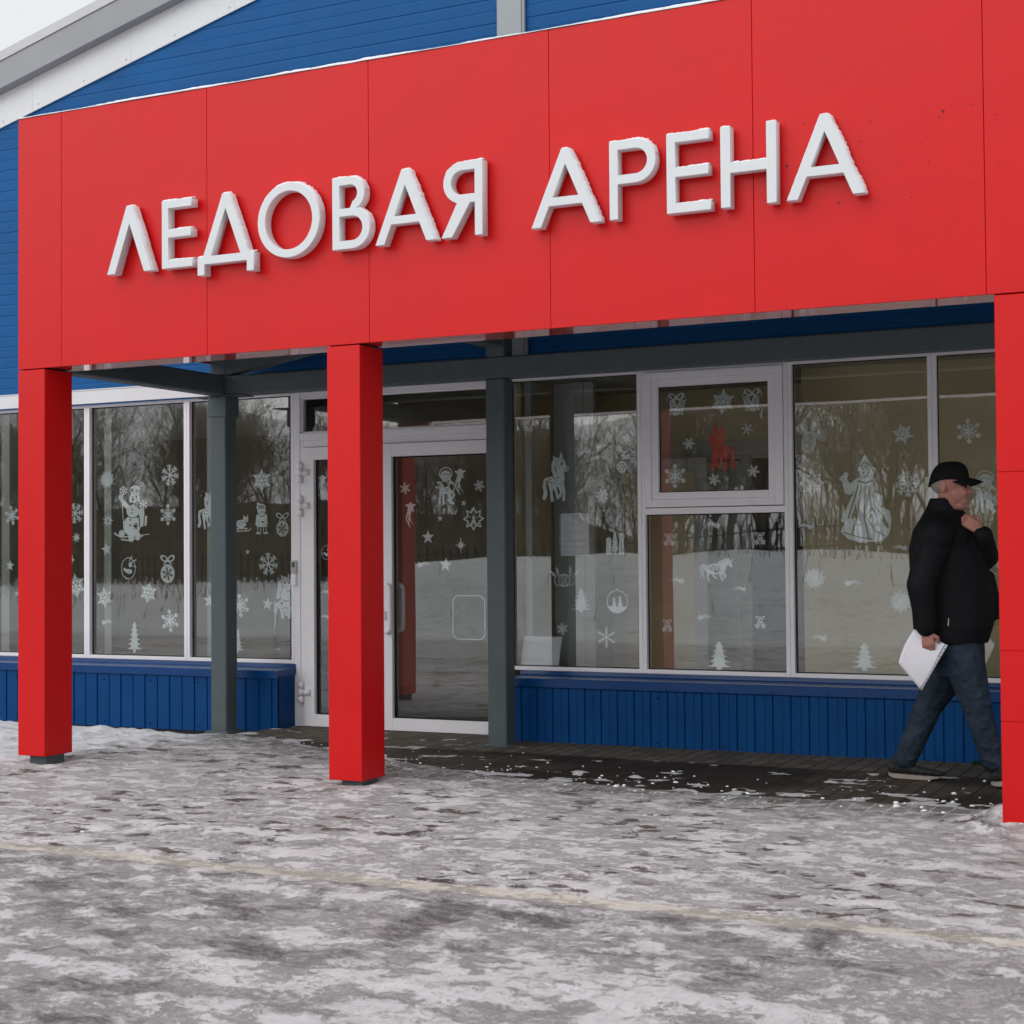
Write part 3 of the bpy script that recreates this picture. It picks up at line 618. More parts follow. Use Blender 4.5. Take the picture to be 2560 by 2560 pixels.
for ch, pa, pb, py, txt in lets:
    xa = atY(pa, py, YF).x; xb = atY(pb, py, YF).x; Wd = (xb-xa)/HH
    G = {'Л': lambda: g_lambda(Wd, .150), 'А': lambda: g_lambda(Wd, .140, .052, (.265, .375)), 'Е': lambda: g_E(Wd), 'Д': lambda: g_D(Wd), 'О': lambda: g_O(Wd), 'В': lambda: g_V(Wd), 'Я': lambda: mirror(g_R(Wd, True), Wd), 'Р': lambda: g_R(Wd, False), 'Н': lambda: g_N(Wd)}[ch]()
    cu = bpy.data.curves.new('letter', 'CURVE'); cu.dimensions = '2D'; cu.fill_mode = 'BOTH'; cu.extrude = DEP/2-.002; cu.bevel_depth = .002; cu.bevel_resolution = 1; cu.offset = -.002
    for P in G:
        sp = cu.splines.new('POLY'); sp.points.add(len(P)-1); sp.use_cyclic_u = True
        for pt, (x, z_) in zip(sp.points, P): pt.co = (x*HH, z_*HH, 0, 1)
    tmp = bpy.data.objects.new('tmp', cu); COL.objects.link(tmp)
    dg = bpy.context.evaluated_depsgraph_get(); me = bpy.data.meshes.new_from_object(tmp.evaluated_get(dg)); bpy.data.objects.remove(tmp)
    me.materials.clear()
    me.transform(Matrix.Rotation(rad(90), 4, 'X')); me.transform(Matrix.Translation((0, DEP/2, 0)))
    lo = link('letter', me, LETTER); lo.location = (xa, YF, HZ0); bpy.context.view_layer.update()
    tag(lo, 'raised white '+txt+', on the red fascia', 'letter', 'raised white letters of the sign')
    bms = []; rx = random.Random(len(txt)*7+int(pa))
    for gi, P in enumerate(G):
        n_ = len(P); area = sum(P[k][0]*P[(k+1) % n_][1]-P[(k+1) % n_][0]*P[k][1] for k in range(n_)); sg = 1 if area > 0 else -1
        if gi: continue
        ring = None
        for k in range(n_):
            (x0, z0), (x1, z1) = P[k], P[(k+1) % n_]; L_ = math.hypot(x1-x0, z1-z0); nx_, nz_ = sg*(z1-z0)/L_, -sg*(x1-x0)/L_
            if nz_ < .22: ring = None; continue
            m_ = max(2, int(L_*HH/.009)); 
            for t in range(m_+1):
                f = t/m_
                if ring and t == 0: continue
                if nz_ < .6 and ch in 'ЛАД' and nx_ < 0: h = .002+.003*rx.random()
                else: h = (.002+.006*rx.random()+.007*vnoise(np.array([(x0+(x1-x0)*f)*9+pa]), np.array([z0*3.]))[0])*(.8 if nz_ < .6 else 1)
                h *= min(1, max(.05, (nz_-.2)/.35)) if ch not in 'ЛАД' else 1
                if (t in (0, m_)) and not (0 < k < n_-1 and L_ < .1): h *= .45
                bx, bz = (x0+(x1-x0)*f)*HH, (z0+(z1-z0)*f)*HH
                A = [Vector((bx+nx_*h*hh, yy*DEP, bz+nz_*h*hh)) for yy, hh in ((.06, -.1), (.10, .6), (.3+.1*rx.random(), 1.1), (.7, 1.3+.5*rx.random()), (1, .7))]
                if ring is None: bms.append(bmesh.new())
                bm = bms[-1]; A = [bm.verts.new(a_) for a_ in A]
                if ring:
                    for q_ in range(4): bm.faces.new((ring[q_], A[q_], A[q_+1], ring[q_+1]))
                ring = A
    for bm in bms:
        bmesh.ops.recalc_face_normals(bm, faces=bm.faces[:])
        me2 = bpy.data.meshes.new('snow'); bm.to_mesh(me2); bm.free(); so = link('snow', me2, SNOW, None, True); so.parent = lo
# ------------------------------------------------------------------ window stickers: shapes drawn as distance fields, cut out as thin film
def grid(a, n=72):
    """a = half width; height runs -.5 ... .5"""
    st = 1.04/n; ax = np.arange(-a-.02-st, a+.02+2*st, st); ay_ = np.arange(-.52-st, .52+2*st, st)
    return np.meshgrid(ax, ay_)
def cap_(x, y, x0, y0, x1, y1, r0, r1=None):
    r1 = r0 if r1 is None else r1; dx, dy = x1-x0, y1-y0; L2 = dx*dx+dy*dy+1e-12
    t = np.clip(((x-x0)*dx+(y-y0)*dy)/L2, 0, 1); return np.hypot(x-x0-t*dx, y-y0-t*dy)-(r0+(r1-r0)*t)
def ell(x, y, cx, cy, rx, ry, a=0.0):
    c, s = math.cos(a), math.sin(a); X_, Y_ = x-cx, y-cy; X_, Y_ = c*X_+s*Y_, -s*X_+c*Y_
    return (np.sqrt((X_/rx)**2+(Y_/ry)**2)-1)*min(rx, ry)
def poly(x, y, P):
    P = np.array(P, float); dmin = np.full(x.shape, 9.0); ins = np.zeros(x.shape, bool); n = len(P)
    for k in range(n):
        (x0, y0), (x1, y1) = P[k], P[(k+1) % n]
        dmin = np.minimum(dmin, cap_(x, y, x0, y0, x1, y1, 0))
        cr = ((y0 > y) != (y1 > y)); xi = (x1-x0)*(y-y0)/((y1-y0) if abs(y1-y0) > 1e-12 else 1e-12)+x0
        ins ^= cr & (x < xi)
    return np.where(ins, -dmin, dmin)
def line(x, y, P, r0, r1=None):
    d_ = 9.0; n = len(P)-1; r1 = r0 if r1 is None else r1
    for k in range(n): d_ = np.minimum(d_, cap_(x, y, *P[k], *P[k+1], r0+(r1-r0)*k/n, r0+(r1-r0)*(k+1)/n))
    return d_
U = lambda *a: np.minimum.reduce(a)
CUT = lambda a, *b: np.maximum.reduce([a]+[-q for q in b])
def fold(x, y, n, ph=0.0):
    r = np.hypot(x, y); a = np.arctan2(x, y)+ph; s = 2*math.pi/n; a = np.abs((a+s/2) % s-s/2); return r*np.cos(a), r*np.sin(a)
def starpoly(n, R, r, ph=0.0, cx=0, cy=0):
    return [(cx+(R if k % 2 == 0 else r)*math.sin(ph+math.pi*k/n), cy+(R if k % 2 == 0 else r)*math.cos(ph+math.pi*k/n)) for k in range(2*n)]
def s_fern(x, y, ph=.12, n=7):      # rounded branching arms
    u, v = fold(x, y, n, ph)
    return U(cap_(u, v, 0, 0, .47, 0, .030), cap_(u, v, .33, 0, .45, .105, .026), cap_(u, v, .20, 0, .31, .10, .024), ell(x, y, 0, 0, .07, .07))
def s_leaf(x, y, ph=0.0):           # six broad arms with a lozenge tip
    u, v = fold(x, y, 6, ph)
    d_ = U(poly(u, v, [(.0, 0), (.12, .06), (.2, .03), (.30, .035), (.37, .10), (.43, .075), (.50, .0), (.3, -.1)]), cap_(u, v, .16, .02, .27, .125, .024, .016), ell(x, y, 0, 0, .09, .09))
    return CUT(d_, ell(u, v, .235, 0, .05, .010))
def s_point(x, y, ph=0.0):          # six sharp leaves with openings
    u, v = fold(x, y, 6, ph)
    d_ = U(poly(u, v, [(0, .03), (.17, .075), (.27, .03), (.31, .07), (.50, 0), (.3, -.1), (0, -.1)]), cap_(u, v, .10, .05, .30, .14, .018, .010), cap_(u, v, .2, .06, .34, .10, .016, .008))
    return CUT(d_, poly(u, v, [(.06, 0), (.13, .035), (.21, 0), (.13, -.035)]))
def s_rose(x, y, ph=0.0):           # twelve-lobed paper rosette
    u, v = fold(x, y, 12, ph)
    d_ = poly(u, v, [(-.1, -.2), (.36, -.11), (.50, 0), (.345, .0925), (-.1, .2)])
    d_ = U(d_, ell(x, y, 0, 0, .33, .33))
    return CUT(d_, poly(u, v, [(.31, 0), (.37, .040), (.44, 0), (.37, -.040)]), poly(u, v, [(.20, .053), (.27, .105), (.33, .088), (.27, .050)]), poly(u, v, [(.12, 0), (.17, .02), (.25, 0), (.17, -.02)]))
def s_fine(x, y, ph=0.0):           # small six-armed crystal
    u, v = fold(x, y, 6, ph)
    return U(cap_(u, v, 0, 0, .44, 0, .028), ell(u, v, .44, 0, .055, .045), cap_(u, v, .25, 0, .36, .10, .026), cap_(u, v, .12, 0, .20, .09, .026), ell(x, y, 0, 0, .08, .08))
def s_needle(x, y, ph=0.0):
    u, v = fold(x, y, 6, ph)
    return U(cap_(u, v, 0, 0, .49, 0, .030, .008), *[cap_(u, v, a, 0, a+.10, .075, .016, .006) for a in (.12, .2, .28, .36)], ell(u, v, .45, 0, .03, .025))
def s_star5(x, y, ph=0.0): return poly(x, y, starpoly(5, .50, .215, ph))
def s_star8(x, y, ph=0.0):
    return U(poly(x, y, [(0, .5), (.055, .06), (.36, 0), (.055, -.06), (0, -.5), (-.055, -.06), (-.36, 0), (-.055, .06)]), poly(x, y, starpoly(4, .24, .10, math.pi/4)))
def s_burst(x, y, ph=0.0): return CUT(poly(x, y, starpoly(9, .5, .22, ph)), poly(x, y, starpoly(7, .17, .085)))
def s_burst8(x, y, ph=0.0): return poly(x, y, starpoly(8, .5, .17, ph))
def s_star12(x, y, ph=0.0):         # outlined star with a small tree inside
    o_ = poly(x, y, starpoly(8, .5, .31)); i_ = poly(x, y, starpoly(8, .39, .235))
    return U(CUT(o_, i_), poly(x, y, [(-.13, -.16), (.13, -.16), (.03, .0), (.08, .0), (0, .17), (-.08, 0), (-.03, 0)]), cap_(x, y, -.22, -.2, .22, -.2, .02), ell(x, y, -.16, .08, .03, .03), ell(x, y, .15, .05, .03, .03))
def s_shoot(x, y, flip=1, up_=1):   # star with three curved tails, star at +x
    x = x*flip; y = y*up_; d_ = poly(x, y, starpoly(5, .30, .135, .3, .36, .05))
    for k, (a, b_, c_) in enumerate(((.22, .0, -.05), (.36, .06, -.14), (.10, -.12, -.12))):
        P = [(.30-t*(1.0-.12*k), .05*k-.02+(a*math.sin(t*2.3)+b_*0)*.9+(c_*t*t)*2.0) for t in np.linspace(0, 1, 12)]
        d_ = U(d_, line(x, y, P, .062, .006))
    return d_
def s_fir(x, y, n=6):
    P = []; 
    tiers = [(.5, .0)]
    R_ = [(0, .5)]
    for k in range(n):
        t = (k+1)/n; yb = .5-.86*t; w = .05+.235*t**.9
        R_ += [(w*.55, yb+.055), (w*.80, yb+.035), (w, yb), (w*.78, yb+.004), (w*.62, yb-.012), (w*.46, yb+.0)]
    R_ += [(.05, -.38), (.05, -.47)]
    return U(poly(x, y, R_+[(-a, b_) for a, b_ in R_[1:]][::-1]), poly(x, y, starpoly(5, .06, .025, 0, 0, .455)))
def bow(x, y, cy, s=1.0):
    return U(np.abs(ell(x, y, -.09*s, cy+.03*s, .085*s, .050*s, -.5))-.014*s, np.abs(ell(x, y, .09*s, cy+.03*s, .085*s, .050*s, .5))-.014*s, ell(x, y, 0, cy, .035*s, .03*s), line(x, y, [(0, cy), (-.06*s, cy-.06*s), (-.10*s, cy-.09*s)], .013*s), line(x, y, [(0, cy), (.06*s, cy-.06*s), (.10*s, cy-.09*s)], .013*s))
def s_bauble(x, y):
    u, v = fold(x, y+.16, 6, .2); k = 1.5
    fl = U(cap_(u, v, .03, 0, .24, 0, .018), cap_(u, v, .15, 0, .20, .05, .012), cap_(u, v, .09, 0, .13, .045, .012))
    return U(CUT(ell(x, y, 0, -.16, .31, .335), fl), bow(x, y, .33, 1.7))
def s_ring(x, y):
    return U(np.abs(ell(x, y, -.02, -.03, .36, .43))-.016, ell(x, y, .02, -.16, .16, .10), ell(x, y, .08, .12, .09, .11), cap_(x, y, -.24, -.05, -.02, -.2, .05), cap_(x, y, .04, .28, .12, .42, .022), cap_(x, y, .16, .22, .34, .30, .022), cap_(x, y, .22, .06, .38, .02, .02), ell(x, y, .13, .44, .035, .035), ell(x, y, .36, .31, .035, .035), CUT(ell(x, y, -.12, -.12, .12, .07), ell(x, y, -.10, -.11, .04, .02)))
def s_bells(x, y, flip=1, fill=.35):
    x = x*flip; d_ = bow(x, y, .26, 1.7)
    for cx, a in ((-.12, .22), (.17, -.45)):
        c, s = math.cos(a), math.sin(a); X_, Y_ = x-cx, y+.08; X_, Y_ = c*X_+s*Y_, -s*X_+c*Y_
        B = poly(X_, Y_, [(-.08, .25), (.08, .25), (.115, .05), (.15, -.16), (.22, -.24), (-.22, -.24), (-.15, -.16), (-.115, .05)])
        pat = np.minimum(np.abs(np.sin(X_*38)*np.cos(Y_*34)), 1)-.42
        d_ = U(d_, np.abs(B)-.018, np.maximum(B, pat*.03), ell(X_, Y_, 0, -.29, .07, .05), cap_(X_, Y_, -.2, -.235, .2, -.235, .022))
    return U(d_, line(x, y, [(-.2, .3), (-.35, .33), (-.40, .22), (-.33, .17)], .012), line(x, y, [(.2, .3), (.36, .28), (.40, .16), (.33, .12)], .012))
def s_bells2(x, y):
    d_ = bow(x, y, .33, 1.9)
    for sx in (-1, 1):
        c, s = math.cos(.5*sx), math.sin(.5*sx); X_, Y_ = x-.17*sx, y+.1; X_, Y_ = c*X_+s*Y_, -s*X_+c*Y_
        d_ = U(d_, CUT(poly(X_, Y_, [(-.09, .26), (.09, .26), (.14, -.05), (.24, -.22), (-.24, -.22), (-.14, -.05)]), ell(X_, Y_, 0, .08, .05, .09), ell(X_, Y_, .08, -.12, .04, .05), ell(X_, Y_, -.08, -.12, .04, .05)), ell(X_, Y_, 0, -.29, .08, .06))
    return d_
def s_pony(x, y, flip=1):           # standing spotted foal, head right
    x = x*flip
    d_ = U(ell(x, y, -.05, -.09, .17, .115), cap_(x, y, .06, -.04, .04, .16, .085, .07), ell(x, y, .05, .24, .115, .105), ell(x, y, .15, .15, .085, .062, -.3), poly(x, y, [(.02, .33), (.08, .5), (.11, .33)]), poly(x, y, [(-.10, .32), (-.10, .42), (-.02, .34)]),
           cap_(x, y, .08, -.14, .13, -.30, .045, .028), cap_(x, y, .13, -.30, .12, -.45, .028, .032), cap_(x, y, .03, -.16, .07, -.31, .04, .025), cap_(x, y, .07, -.31, .03, -.38, .024, .03),
           cap_(x, y, -.15, -.14, -.14, -.30, .055, .028), cap_(x, y, -.14, -.30, -.12, -.46, .026, .034), cap_(x, y, -.09, -.16, -.03, -.31, .045, .026), cap_(x, y, -.03, -.31, -.01, -.41, .025, .03),
           line(x, y, [(-.20, -.03), (-.27, -.06), (-.29, -.18), (-.26, -.32), (-.29, -.40)], .022, .045), line(x, y, [(-.02, .34), (-.10, .26), (-.10, .12), (-.06, .04)], .03, .04))
    spots = [ell(x, y, a, b_, .018, .016) for a, b_ in ((-.16, -.05), (-.10, -.02), (-.04, -.06), (-.13, -.12), (-.06, -.13), (.01, -.02), (-.19, -.10))]
    return CUT(d_, ell(x, y, .085, .24, .022, .036), ell(x, y, .20, .155, .014, .018), line(x, y, [(.03, .15), (-.02, .22), (.0, .33)], .006), line(x, y, [(.0, -.15), (.10, -.15)], .006), *spots)
def s_horse(x, y):                  # seated-looking shaggy foal, three-quarter view
    d_ = U(ell(x, y, -.02, -.19, .17, .13), cap_(x, y, .02, -.12, .02, .20, .13, .12), ell(x, y, .03, .27, .14, .12), ell(x, y, .10, .16, .09, .07), poly(x, y, [(-.09, .36), (-.10, .47), (-.02, .39)]), poly(x, y, [(.06, .38), (.10, .5), (.13, .37)]), line(x, y, [(0, .38), (-.13, .28), (-.15, .1), (-.17, -.02)], .04, .05),
           cap_(x, y, -.08, -.25, -.06, -.45, .05, .04), cap_(x, y, .12, -.25, .11, -.45, .05, .04), cap_(x, y, .02, -.25, .03, -.40, .04, .035), line(x, y, [(-.16, -.15), (-.23, -.2), (-.24, -.33)], .03, .05))
    return CUT(d_, ell(x, y, .0, .28, .03, .02), ell(x, y, .11, .28, .03, .02), line(x, y, [(.04, .12), (.10, .10), (.14, .13)], .008), line(x, y, [(-.05, -.08), (.03, -.12), (.1, -.09)], .008), ell(x, y, -.08, -.16, .03, .03), line(x, y, [(-.1, .05), (-.06, .18), (-.08, .3)], .007), line(x, y, [(-.06, -.28), (.0, -.24), (.08, -.27)], .007))
def s_unicorn(x, y):                # walking horse with curled mane, head right
    d_ = U(np.abs(ell(x, y, -.05, -.02, .34, .17))-.03, cap_(x, y, .22, .06, .42, .24, .11, .075), cap_(x, y, .42, .26, .56, .08, .075, .05), poly(x, y, [(.43, .3), (.47, .40), (.50, .28)]), poly(x, y, [(.5, .24), (.68, .42), (.55, .2)]),
           cap_(x, y, .20, -.12, .34, -.28, .06, .035), cap_(x, y, .34, -.28, .26, -.36, .03), cap_(x, y, .14, -.14, .16, -.34, .05, .03), cap_(x, y, .16, -.34, .22, -.46, .03),
           cap_(x, y, -.30, -.10, -.36, -.30, .07, .035), cap_(x, y, -.36, -.30, -.30, -.46, .03), cap_(x, y, -.16, -.14, -.12, -.30, .05, .03), cap_(x, y, -.12, -.30, -.02, -.36, .028),
           line(x, y, [(-.36, .04), (-.50, .12), (-.60, .0), (-.58, -.2), (-.66, -.34)], .04, .015), line(x, y, [(-.36, .0), (-.50, .02), (-.53, -.15), (-.50, -.38)], .03, .012), line(x, y, [(-.38, .08), (-.56, .16), (-.68, .02), (-.66, -.15)], .02, .012))
    for k in range(4):
        a = .44-.08*k; d_ = U(d_, line(x, y, [(a, .32-.05*k), (a-.09, .37-.04*k), (a-.17, .30-.05*k), (a-.14, .22-.05*k)], .022, .01))
    for cx, cy in ((-.2, -.02), (-.05, .03), (.1, -.02)): d_ = U(d_, np.abs(ell(x, y, cx, cy, .075, .07))-.014, ell(x, y, cx+.02, cy, .025, .025))
    return CUT(d_, ell(x, y, .47, .2, .016, .02))
def s_snowman(x, y):
    d_ = U(ell(x, y, -.02, -.22, .155, .165), ell(x, y, .0, .02, .115, .105), ell(x, y, .03, .22, .095, .10), ell(x, y, .05, .36, .10, .08), ell(x, y, -.22, .25, .045, .05), cap_(x, y, -.20, .20, -.09, .08, .032, .04), ell(x, y, .16, -.02, .05, .10), poly(x, y, [(.08, -.25), (.25, -.22), (.26, -.06), (.10, -.07)]),
           cap_(x, y, -.20, .2, -.155, -.34, .007), line(x, y, [(-.33, -.34), (-.22, -.40), (.02, -.39), (.30, -.36)], .014, .006), line(x, y, [(-.20, -.44), (-.06, -.46), (.18, -.39)], .014, .006), cap_(x, y, -.03, -.37, -.03, -.43, .05), cap_(x, y, .09, -.36, .09, -.42, .04),
           np.abs(ell(x, y, .155, .45, .028, .03))-.008)
    for cx, cy, s in ((-.17, .36, .07), (.19, .12, .075), (-.20, -.34, .05)):
        u, v = fold(x-cx, y-cy, 6); d_ = U(d_, cap_(u, v, 0, 0, s, 0, .010), cap_(u, v, s*.6, 0, s*.85, s*.3, .008))
    chk = [poly(x, y, [(a, .33+(a-.03)*-.12), (a+.042, .325+(a-.03)*-.12), (a+.046, .378+(a-.03)*-.12), (a+.002, .383+(a-.03)*-.12)]) for a in (-.035, .05, .115)]
    scf = [poly(x, y, [(a, .098+.25*abs(a-.03)), (a+.03, .10+.25*abs(a+.03-.03)), (a+.03, .145+.25*abs(a)), (a, .14+.25*abs(a-.03))]) for a in (-.045, .03, .10)]
    return CUT(d_, *chk, *scf, ell(x, y, .0, .245, .013, .02), ell(x, y, .065, .255, .013, .02), poly(x, y, [(-.055, .225), (.025, .215), (.02, .185)]), line(x, y, [(-.03, .16), (.03, .135), (.08, .17)], .012), ell(x, y, -.01, .045, .014, .014), ell(x, y, -.015, -.01, .014, .014), ell(x, y, -.045, -.12, .017, .017), ell(x, y, -.05, -.21, .017, .017), line(x, y, [(-.10, -.065), (.0, -.09), (.10, -.07)], .006), line(x, y, [(.12, -.23), (.12, -.07)], .008), line(x, y, [(.20, -.22), (.21, -.06)], .008), *[cap_(x, y, .05-.045*math.cos(a), -.225-.05*math.sin(a), .05+.045*math.cos(a), -.225+.05*math.sin(a), .009) for a in (0, 1.05, 2.1)])
def s_girl(x, y):
    d_ = U(ell(x, y, .0, .24, .145, .13), ell(x, y, -.02, .34, .16, .11), ell(x, y, -.12, .45, .05, .045), poly(x, y, [(-.12, .12), (.13, .12), (.2, -.24), (-.18, -.24)]), cap_(x, y, -.15, .10, -.19, -.16, .035), cap_(x, y, .15, .1, .17, -.14, .04), np.abs(cap_(x, y, -.09, -.25, -.08, -.40, .05))-.010, np.abs(cap_(x, y, .10, -.25, .12, -.40, .05))-.010, cap_(x, y, -.18, -.42, -.08, -.43, .028), cap_(x, y, .10, -.43, .21, -.42, .028))
    return CUT(d_, ell(x, y, -.02, .20, .022, .032), ell(x, y, .085, .20, .022, .032), line(x, y, [(.0, .115), (.04, .105), (.08, .118)], .007), *[cap_(x, y, a, .30, a*.75-.01, .40, .012) for a in (-.11, -.06, -.01, .04, .09)], line(x, y, [(-.10, .09), (.02, .06), (.13, .09)], .008), poly(x, y, [(-.02, -.07), (.07, -.07), (.08, -.13), (.0, -.12)]), line(x, y, [(-.1, -.02), (-.12, -.2)], .006), line(x, y, [(.12, -.02), (.14, -.2)], .006))
def s_cat(x, y):
    d_ = U(ell(x, y, -.10, -.02, .36, .24), ell(x, y, .22, .22, .19, .155), poly(x, y, [(.06, .3), (.08, .5), (.18, .36)]), poly(x, y, [(.28, .36), (.38, .5), (.4, .28)]), cap_(x, y, -.45, -.28, .36, -.28, .03), line(x, y, [(-.45, -.42), (.40, -.42), (.50, -.36), (.56, -.30)], .028), cap_(x, y, -.35, -.28, -.35, -.42, .028), cap_(x, y, .25, -.28, .25, -.42, .028), line(x, y, [(.56, -.30), (.62, -.24)], .015))
    return CUT(d_, ell(x, y, .15, .24, .025, .018), ell(x, y, .29, .25, .025, .018), line(x, y, [(.15, .14), (.22, .17), (.29, .15)], .012), line(x, y, [(.04, .08), (.22, .02), (.36, .10)], .018), line(x, y, [(-.3, .1), (-.18, .02), (-.22, -.12)], .014), line(x, y, [(-.14, .16), (-.05, .04), (-.08, -.1)], .014))
def s_gown(x, y):                   # woman in a long fur-edged gown and tall pointed headdress, bird on her hand
    d_ = U(poly(x, y, [(-.10, .22), (.08, .22), (.10, .06), (.2, .02), (.17, -.1), (.27, -.14), (.29, -.26), (.26, -.40), (.18, -.485), (-.06, -.495), (-.20, -.46), (-.29, -.37), (-.24, -.28), (-.29, -.25), (-.17, .0), (-.10, .12)]), ell(x, y, .0, .28, .066, .085), poly(x, y, [(-.095, .30), (-.06, .40), (.0, .5), (.06, .40), (.085, .30), (.0, .35)]), cap_(x, y, -.09, .18, -.19, .10, .045, .05), cap_(x, y, -.19, .10, -.24, .22, .055, .028), ell(x, y, -.25, .24, .05, .028, .4), ell(x, y, -.22, .275, .03, .025), cap_(x, y, .07, .28, .06, .12, .025, .02), ell(x, y, .0, .2, .11, .045))
    return CUT(d_, ell(x, y, -.025, .29, .012, .012), ell(x, y, .03, .29, .012, .012), line(x, y, [(-.02, .245), (.005, .238), (.03, .246)], .006), line(x, y, [(-.08, .14), (-.20, -.22)], .008), line(x, y, [(-.05, .14), (-.10, -.2), (-.16, -.40)], .007), line(x, y, [(.0, .14), (-.02, -.2), (.03, -.44)], .007), line(x, y, [(.04, .13), (.06, -.12), (.0, -.2), (.10, -.36), (.2, -.42)], .007), line(x, y, [(.08, .04), (.10, -.1), (.2, -.2), (.25, -.33)], .008), ell(x, y, .22, -.28, .022, .06, .5), line(x, y, [(-.25, -.38), (-.1, -.43), (.06, -.46)], .007), poly(x, y, [(-.11, -.05), (-.17, -.22), (-.10, -.22)]), line(x, y, [(-.05, .36), (.0, .42), (.05, .36)], .010), line(x, y, [(-.03, .33), (.0, .37), (.03, .33)], .008), line(x, y, [(-.08, .2), (.0, .17), (.08, .2)], .008), ell(x, y, .09, -.14, .012, .03, .6), ell(x, y, .06, -.2, .012, .03, -.6))
def s_angel(x, y):                  # child in a fur cap hugging a fawn
    d_ = U(ell(x, y, .03, .27, .15, .14), np.abs(ell(x, y, .03, .33, .18, .15))-.012, np.abs(ell(x, y, -.02, .02, .12, .12))-.012, ell(x, y, -.10, -.02, .07, .10), cap_(x, y, -.12, -.1, -.16, -.42, .04, .03), cap_(x, y, -.05, -.14, -.04, -.44, .04, .03), ell(x, y, .06, -.10, .12, .10), cap_(x, y, .12, -.14, .17, -.40, .05, .04), np.abs(ell(x, y, .2, -.02, .08, .12))-.014, cap_(x, y, .10, -.35, .24, -.44, .035), ell(x, y, -.18, .1, .05, .035, .5), ell(x, y, .15, .1, .05, .04, -.5), cap_(x, y, .16, .16, .22, .06, .02), line(x, y, [(.2, -.14), (.27, -.22), (.22, -.3)], .03))
    return CUT(d_, ell(x, y, -.02, .22, .014, .02), ell(x, y, .08, .22, .014, .02), line(x, y, [(-.10, .28), (.03, .32), (.15, .28)], .010), line(x, y, [(.0, .165), (.03, .155), (.06, .165)], .006), ell(x, y, -.12, .01, .014, .02), ell(x, y, .05, -.12, .02, .02), ell(x, y, .09, -.06, .018, .018), line(x, y, [(.0, -.04), (.05, .03), (.12, .0)], .007))
def s_kids(x, y):
    d_ = U(s_fir(x*1.1, y*1.05-.02), ell(x, y, -.28, .12, .13, .14), poly(x, y, [(-.42, -.45), (-.38, .05), (-.2, .05), (-.12, -.45)]), ell(x, y, .30, .30, .14, .14), poly(x, y, [(.16, -.45), (.2, .18), (.4, .18), (.42, -.45)]))
    return CUT(d_, *[ell(x, y, a, b_, .025, .025) for a, b_ in ((0, .2), (-.06, 0), (.08, -.05), (-.05, -.22), (.1, -.28), (.02, -.36))], ell(x, y, -.31, .12, .015, .02), ell(x, y, -.24, .12, .015, .02), ell(x, y, .26, .3, .015, .02), ell(x, y, .34, .3, .015, .02), line(x, y, [(-.15, .1), (-.16, -.4)], .01), line(x, y, [(.15, .2), (.17, -.4)], .01), line(x, y, [(.29, .1), (.30, -.4)], .01))
def s_balls(x, y):                  # three outlined baubles with fir sprigs
    d_ = U(*[np.abs(ell(x, y, cx, -.18, r, r))-.016 for cx, r in ((-.26, .27), (.03, .31), (.32, .26))], *[np.abs(ell(x, y, .03, -.18, r, .31))-.010 for r in (.1, .2)])
    for x0, y0, x1, y1 in ((-.42, -.02, -.82, .32), (-.30, .05, -.42, .48), (.36, .05, .34, .5), (.5, 0, .82, .34)):
        L_ = math.hypot(x1-x0, y1-y0); tx, ty = (x1-x0)/L_, (y1-y0)/L_; d_ = U(d_, cap_(x, y, x0, y0, x1, y1, .012))
        for k in range(6):
            f = .2+.13*k; w = .10*(1.1-f); d_ = U(d_, *[cap_(x, y, x0+tx*L_*f, y0+ty*L_*f, x0+tx*L_*(f+.15)-ty*w*s, y0+ty*L_*(f+.15)+tx*w*s, .013) for s in (1, -1)])
    return d_
def s_scroll(x, y):                 # scrolled hook with a hanging spotted bauble
    d_ = U(CUT(ell(x, y, -.12, -.27, .2, .215), *[ell(x, y, -.12+.11*math.cos(k*1.05), -.27+.12*math.sin(k*1.05), .028, .028) for k in range(6)], ell(x, y, -.12, -.27, .03, .03)), bow(x, y, .06, .9), cap_(x, y, -.12, .0, .0, .07, .012))
    sp = lambda cx, cy, s: [(cx+s*.11*(1-t*.75)*math.cos(t*8.5), cy+.11*(1-t*.75)*math.sin(t*8.5)) for t in np.linspace(0, 1, 22)]
    return U(d_, line(x, y, sp(-.24, .38, 1), .02), line(x, y, sp(.42, .20, -1), .02), line(x, y, [(-.16, .33), (-.02, .24), (.10, .30), (.2, .36), (.30, .24)], .022))
def s_cone(x, y):                   # lattice cone with fir sprigs
    B = ell(x, y, -.12, -.16, .22, .33, -.15); lat = np.minimum(np.abs(np.sin((x+y)*30)), np.abs(np.sin((x-y)*30)))-.33
    d_ = U(np.abs(B)-.015, np.maximum(B, lat*.03))
    for x0, y0, x1, y1 in ((-.2, .15, -.32, .45), (.0, .18, .12, .48), (.02, .10, .5, .16), (.05, .05, .48, -.06)):
        L_ = math.hypot(x1-x0, y1-y0); tx, ty = (x1-x0)/L_, (y1-y0)/L_; d_ = U(d_, cap_(x, y, x0, y0, x1, y1, .012))
        for k in range(7):
            f = .05+.13*k; w = .10; d_ = U(d_, *[cap_(x, y, x0+tx*L_*f, y0+ty*L_*f, x0+tx*(L_*f+.09)-ty*w*s, y0+ty*(L_*f+.09)+tx*w*s, .010) for s in (1, -1)])
    return d_
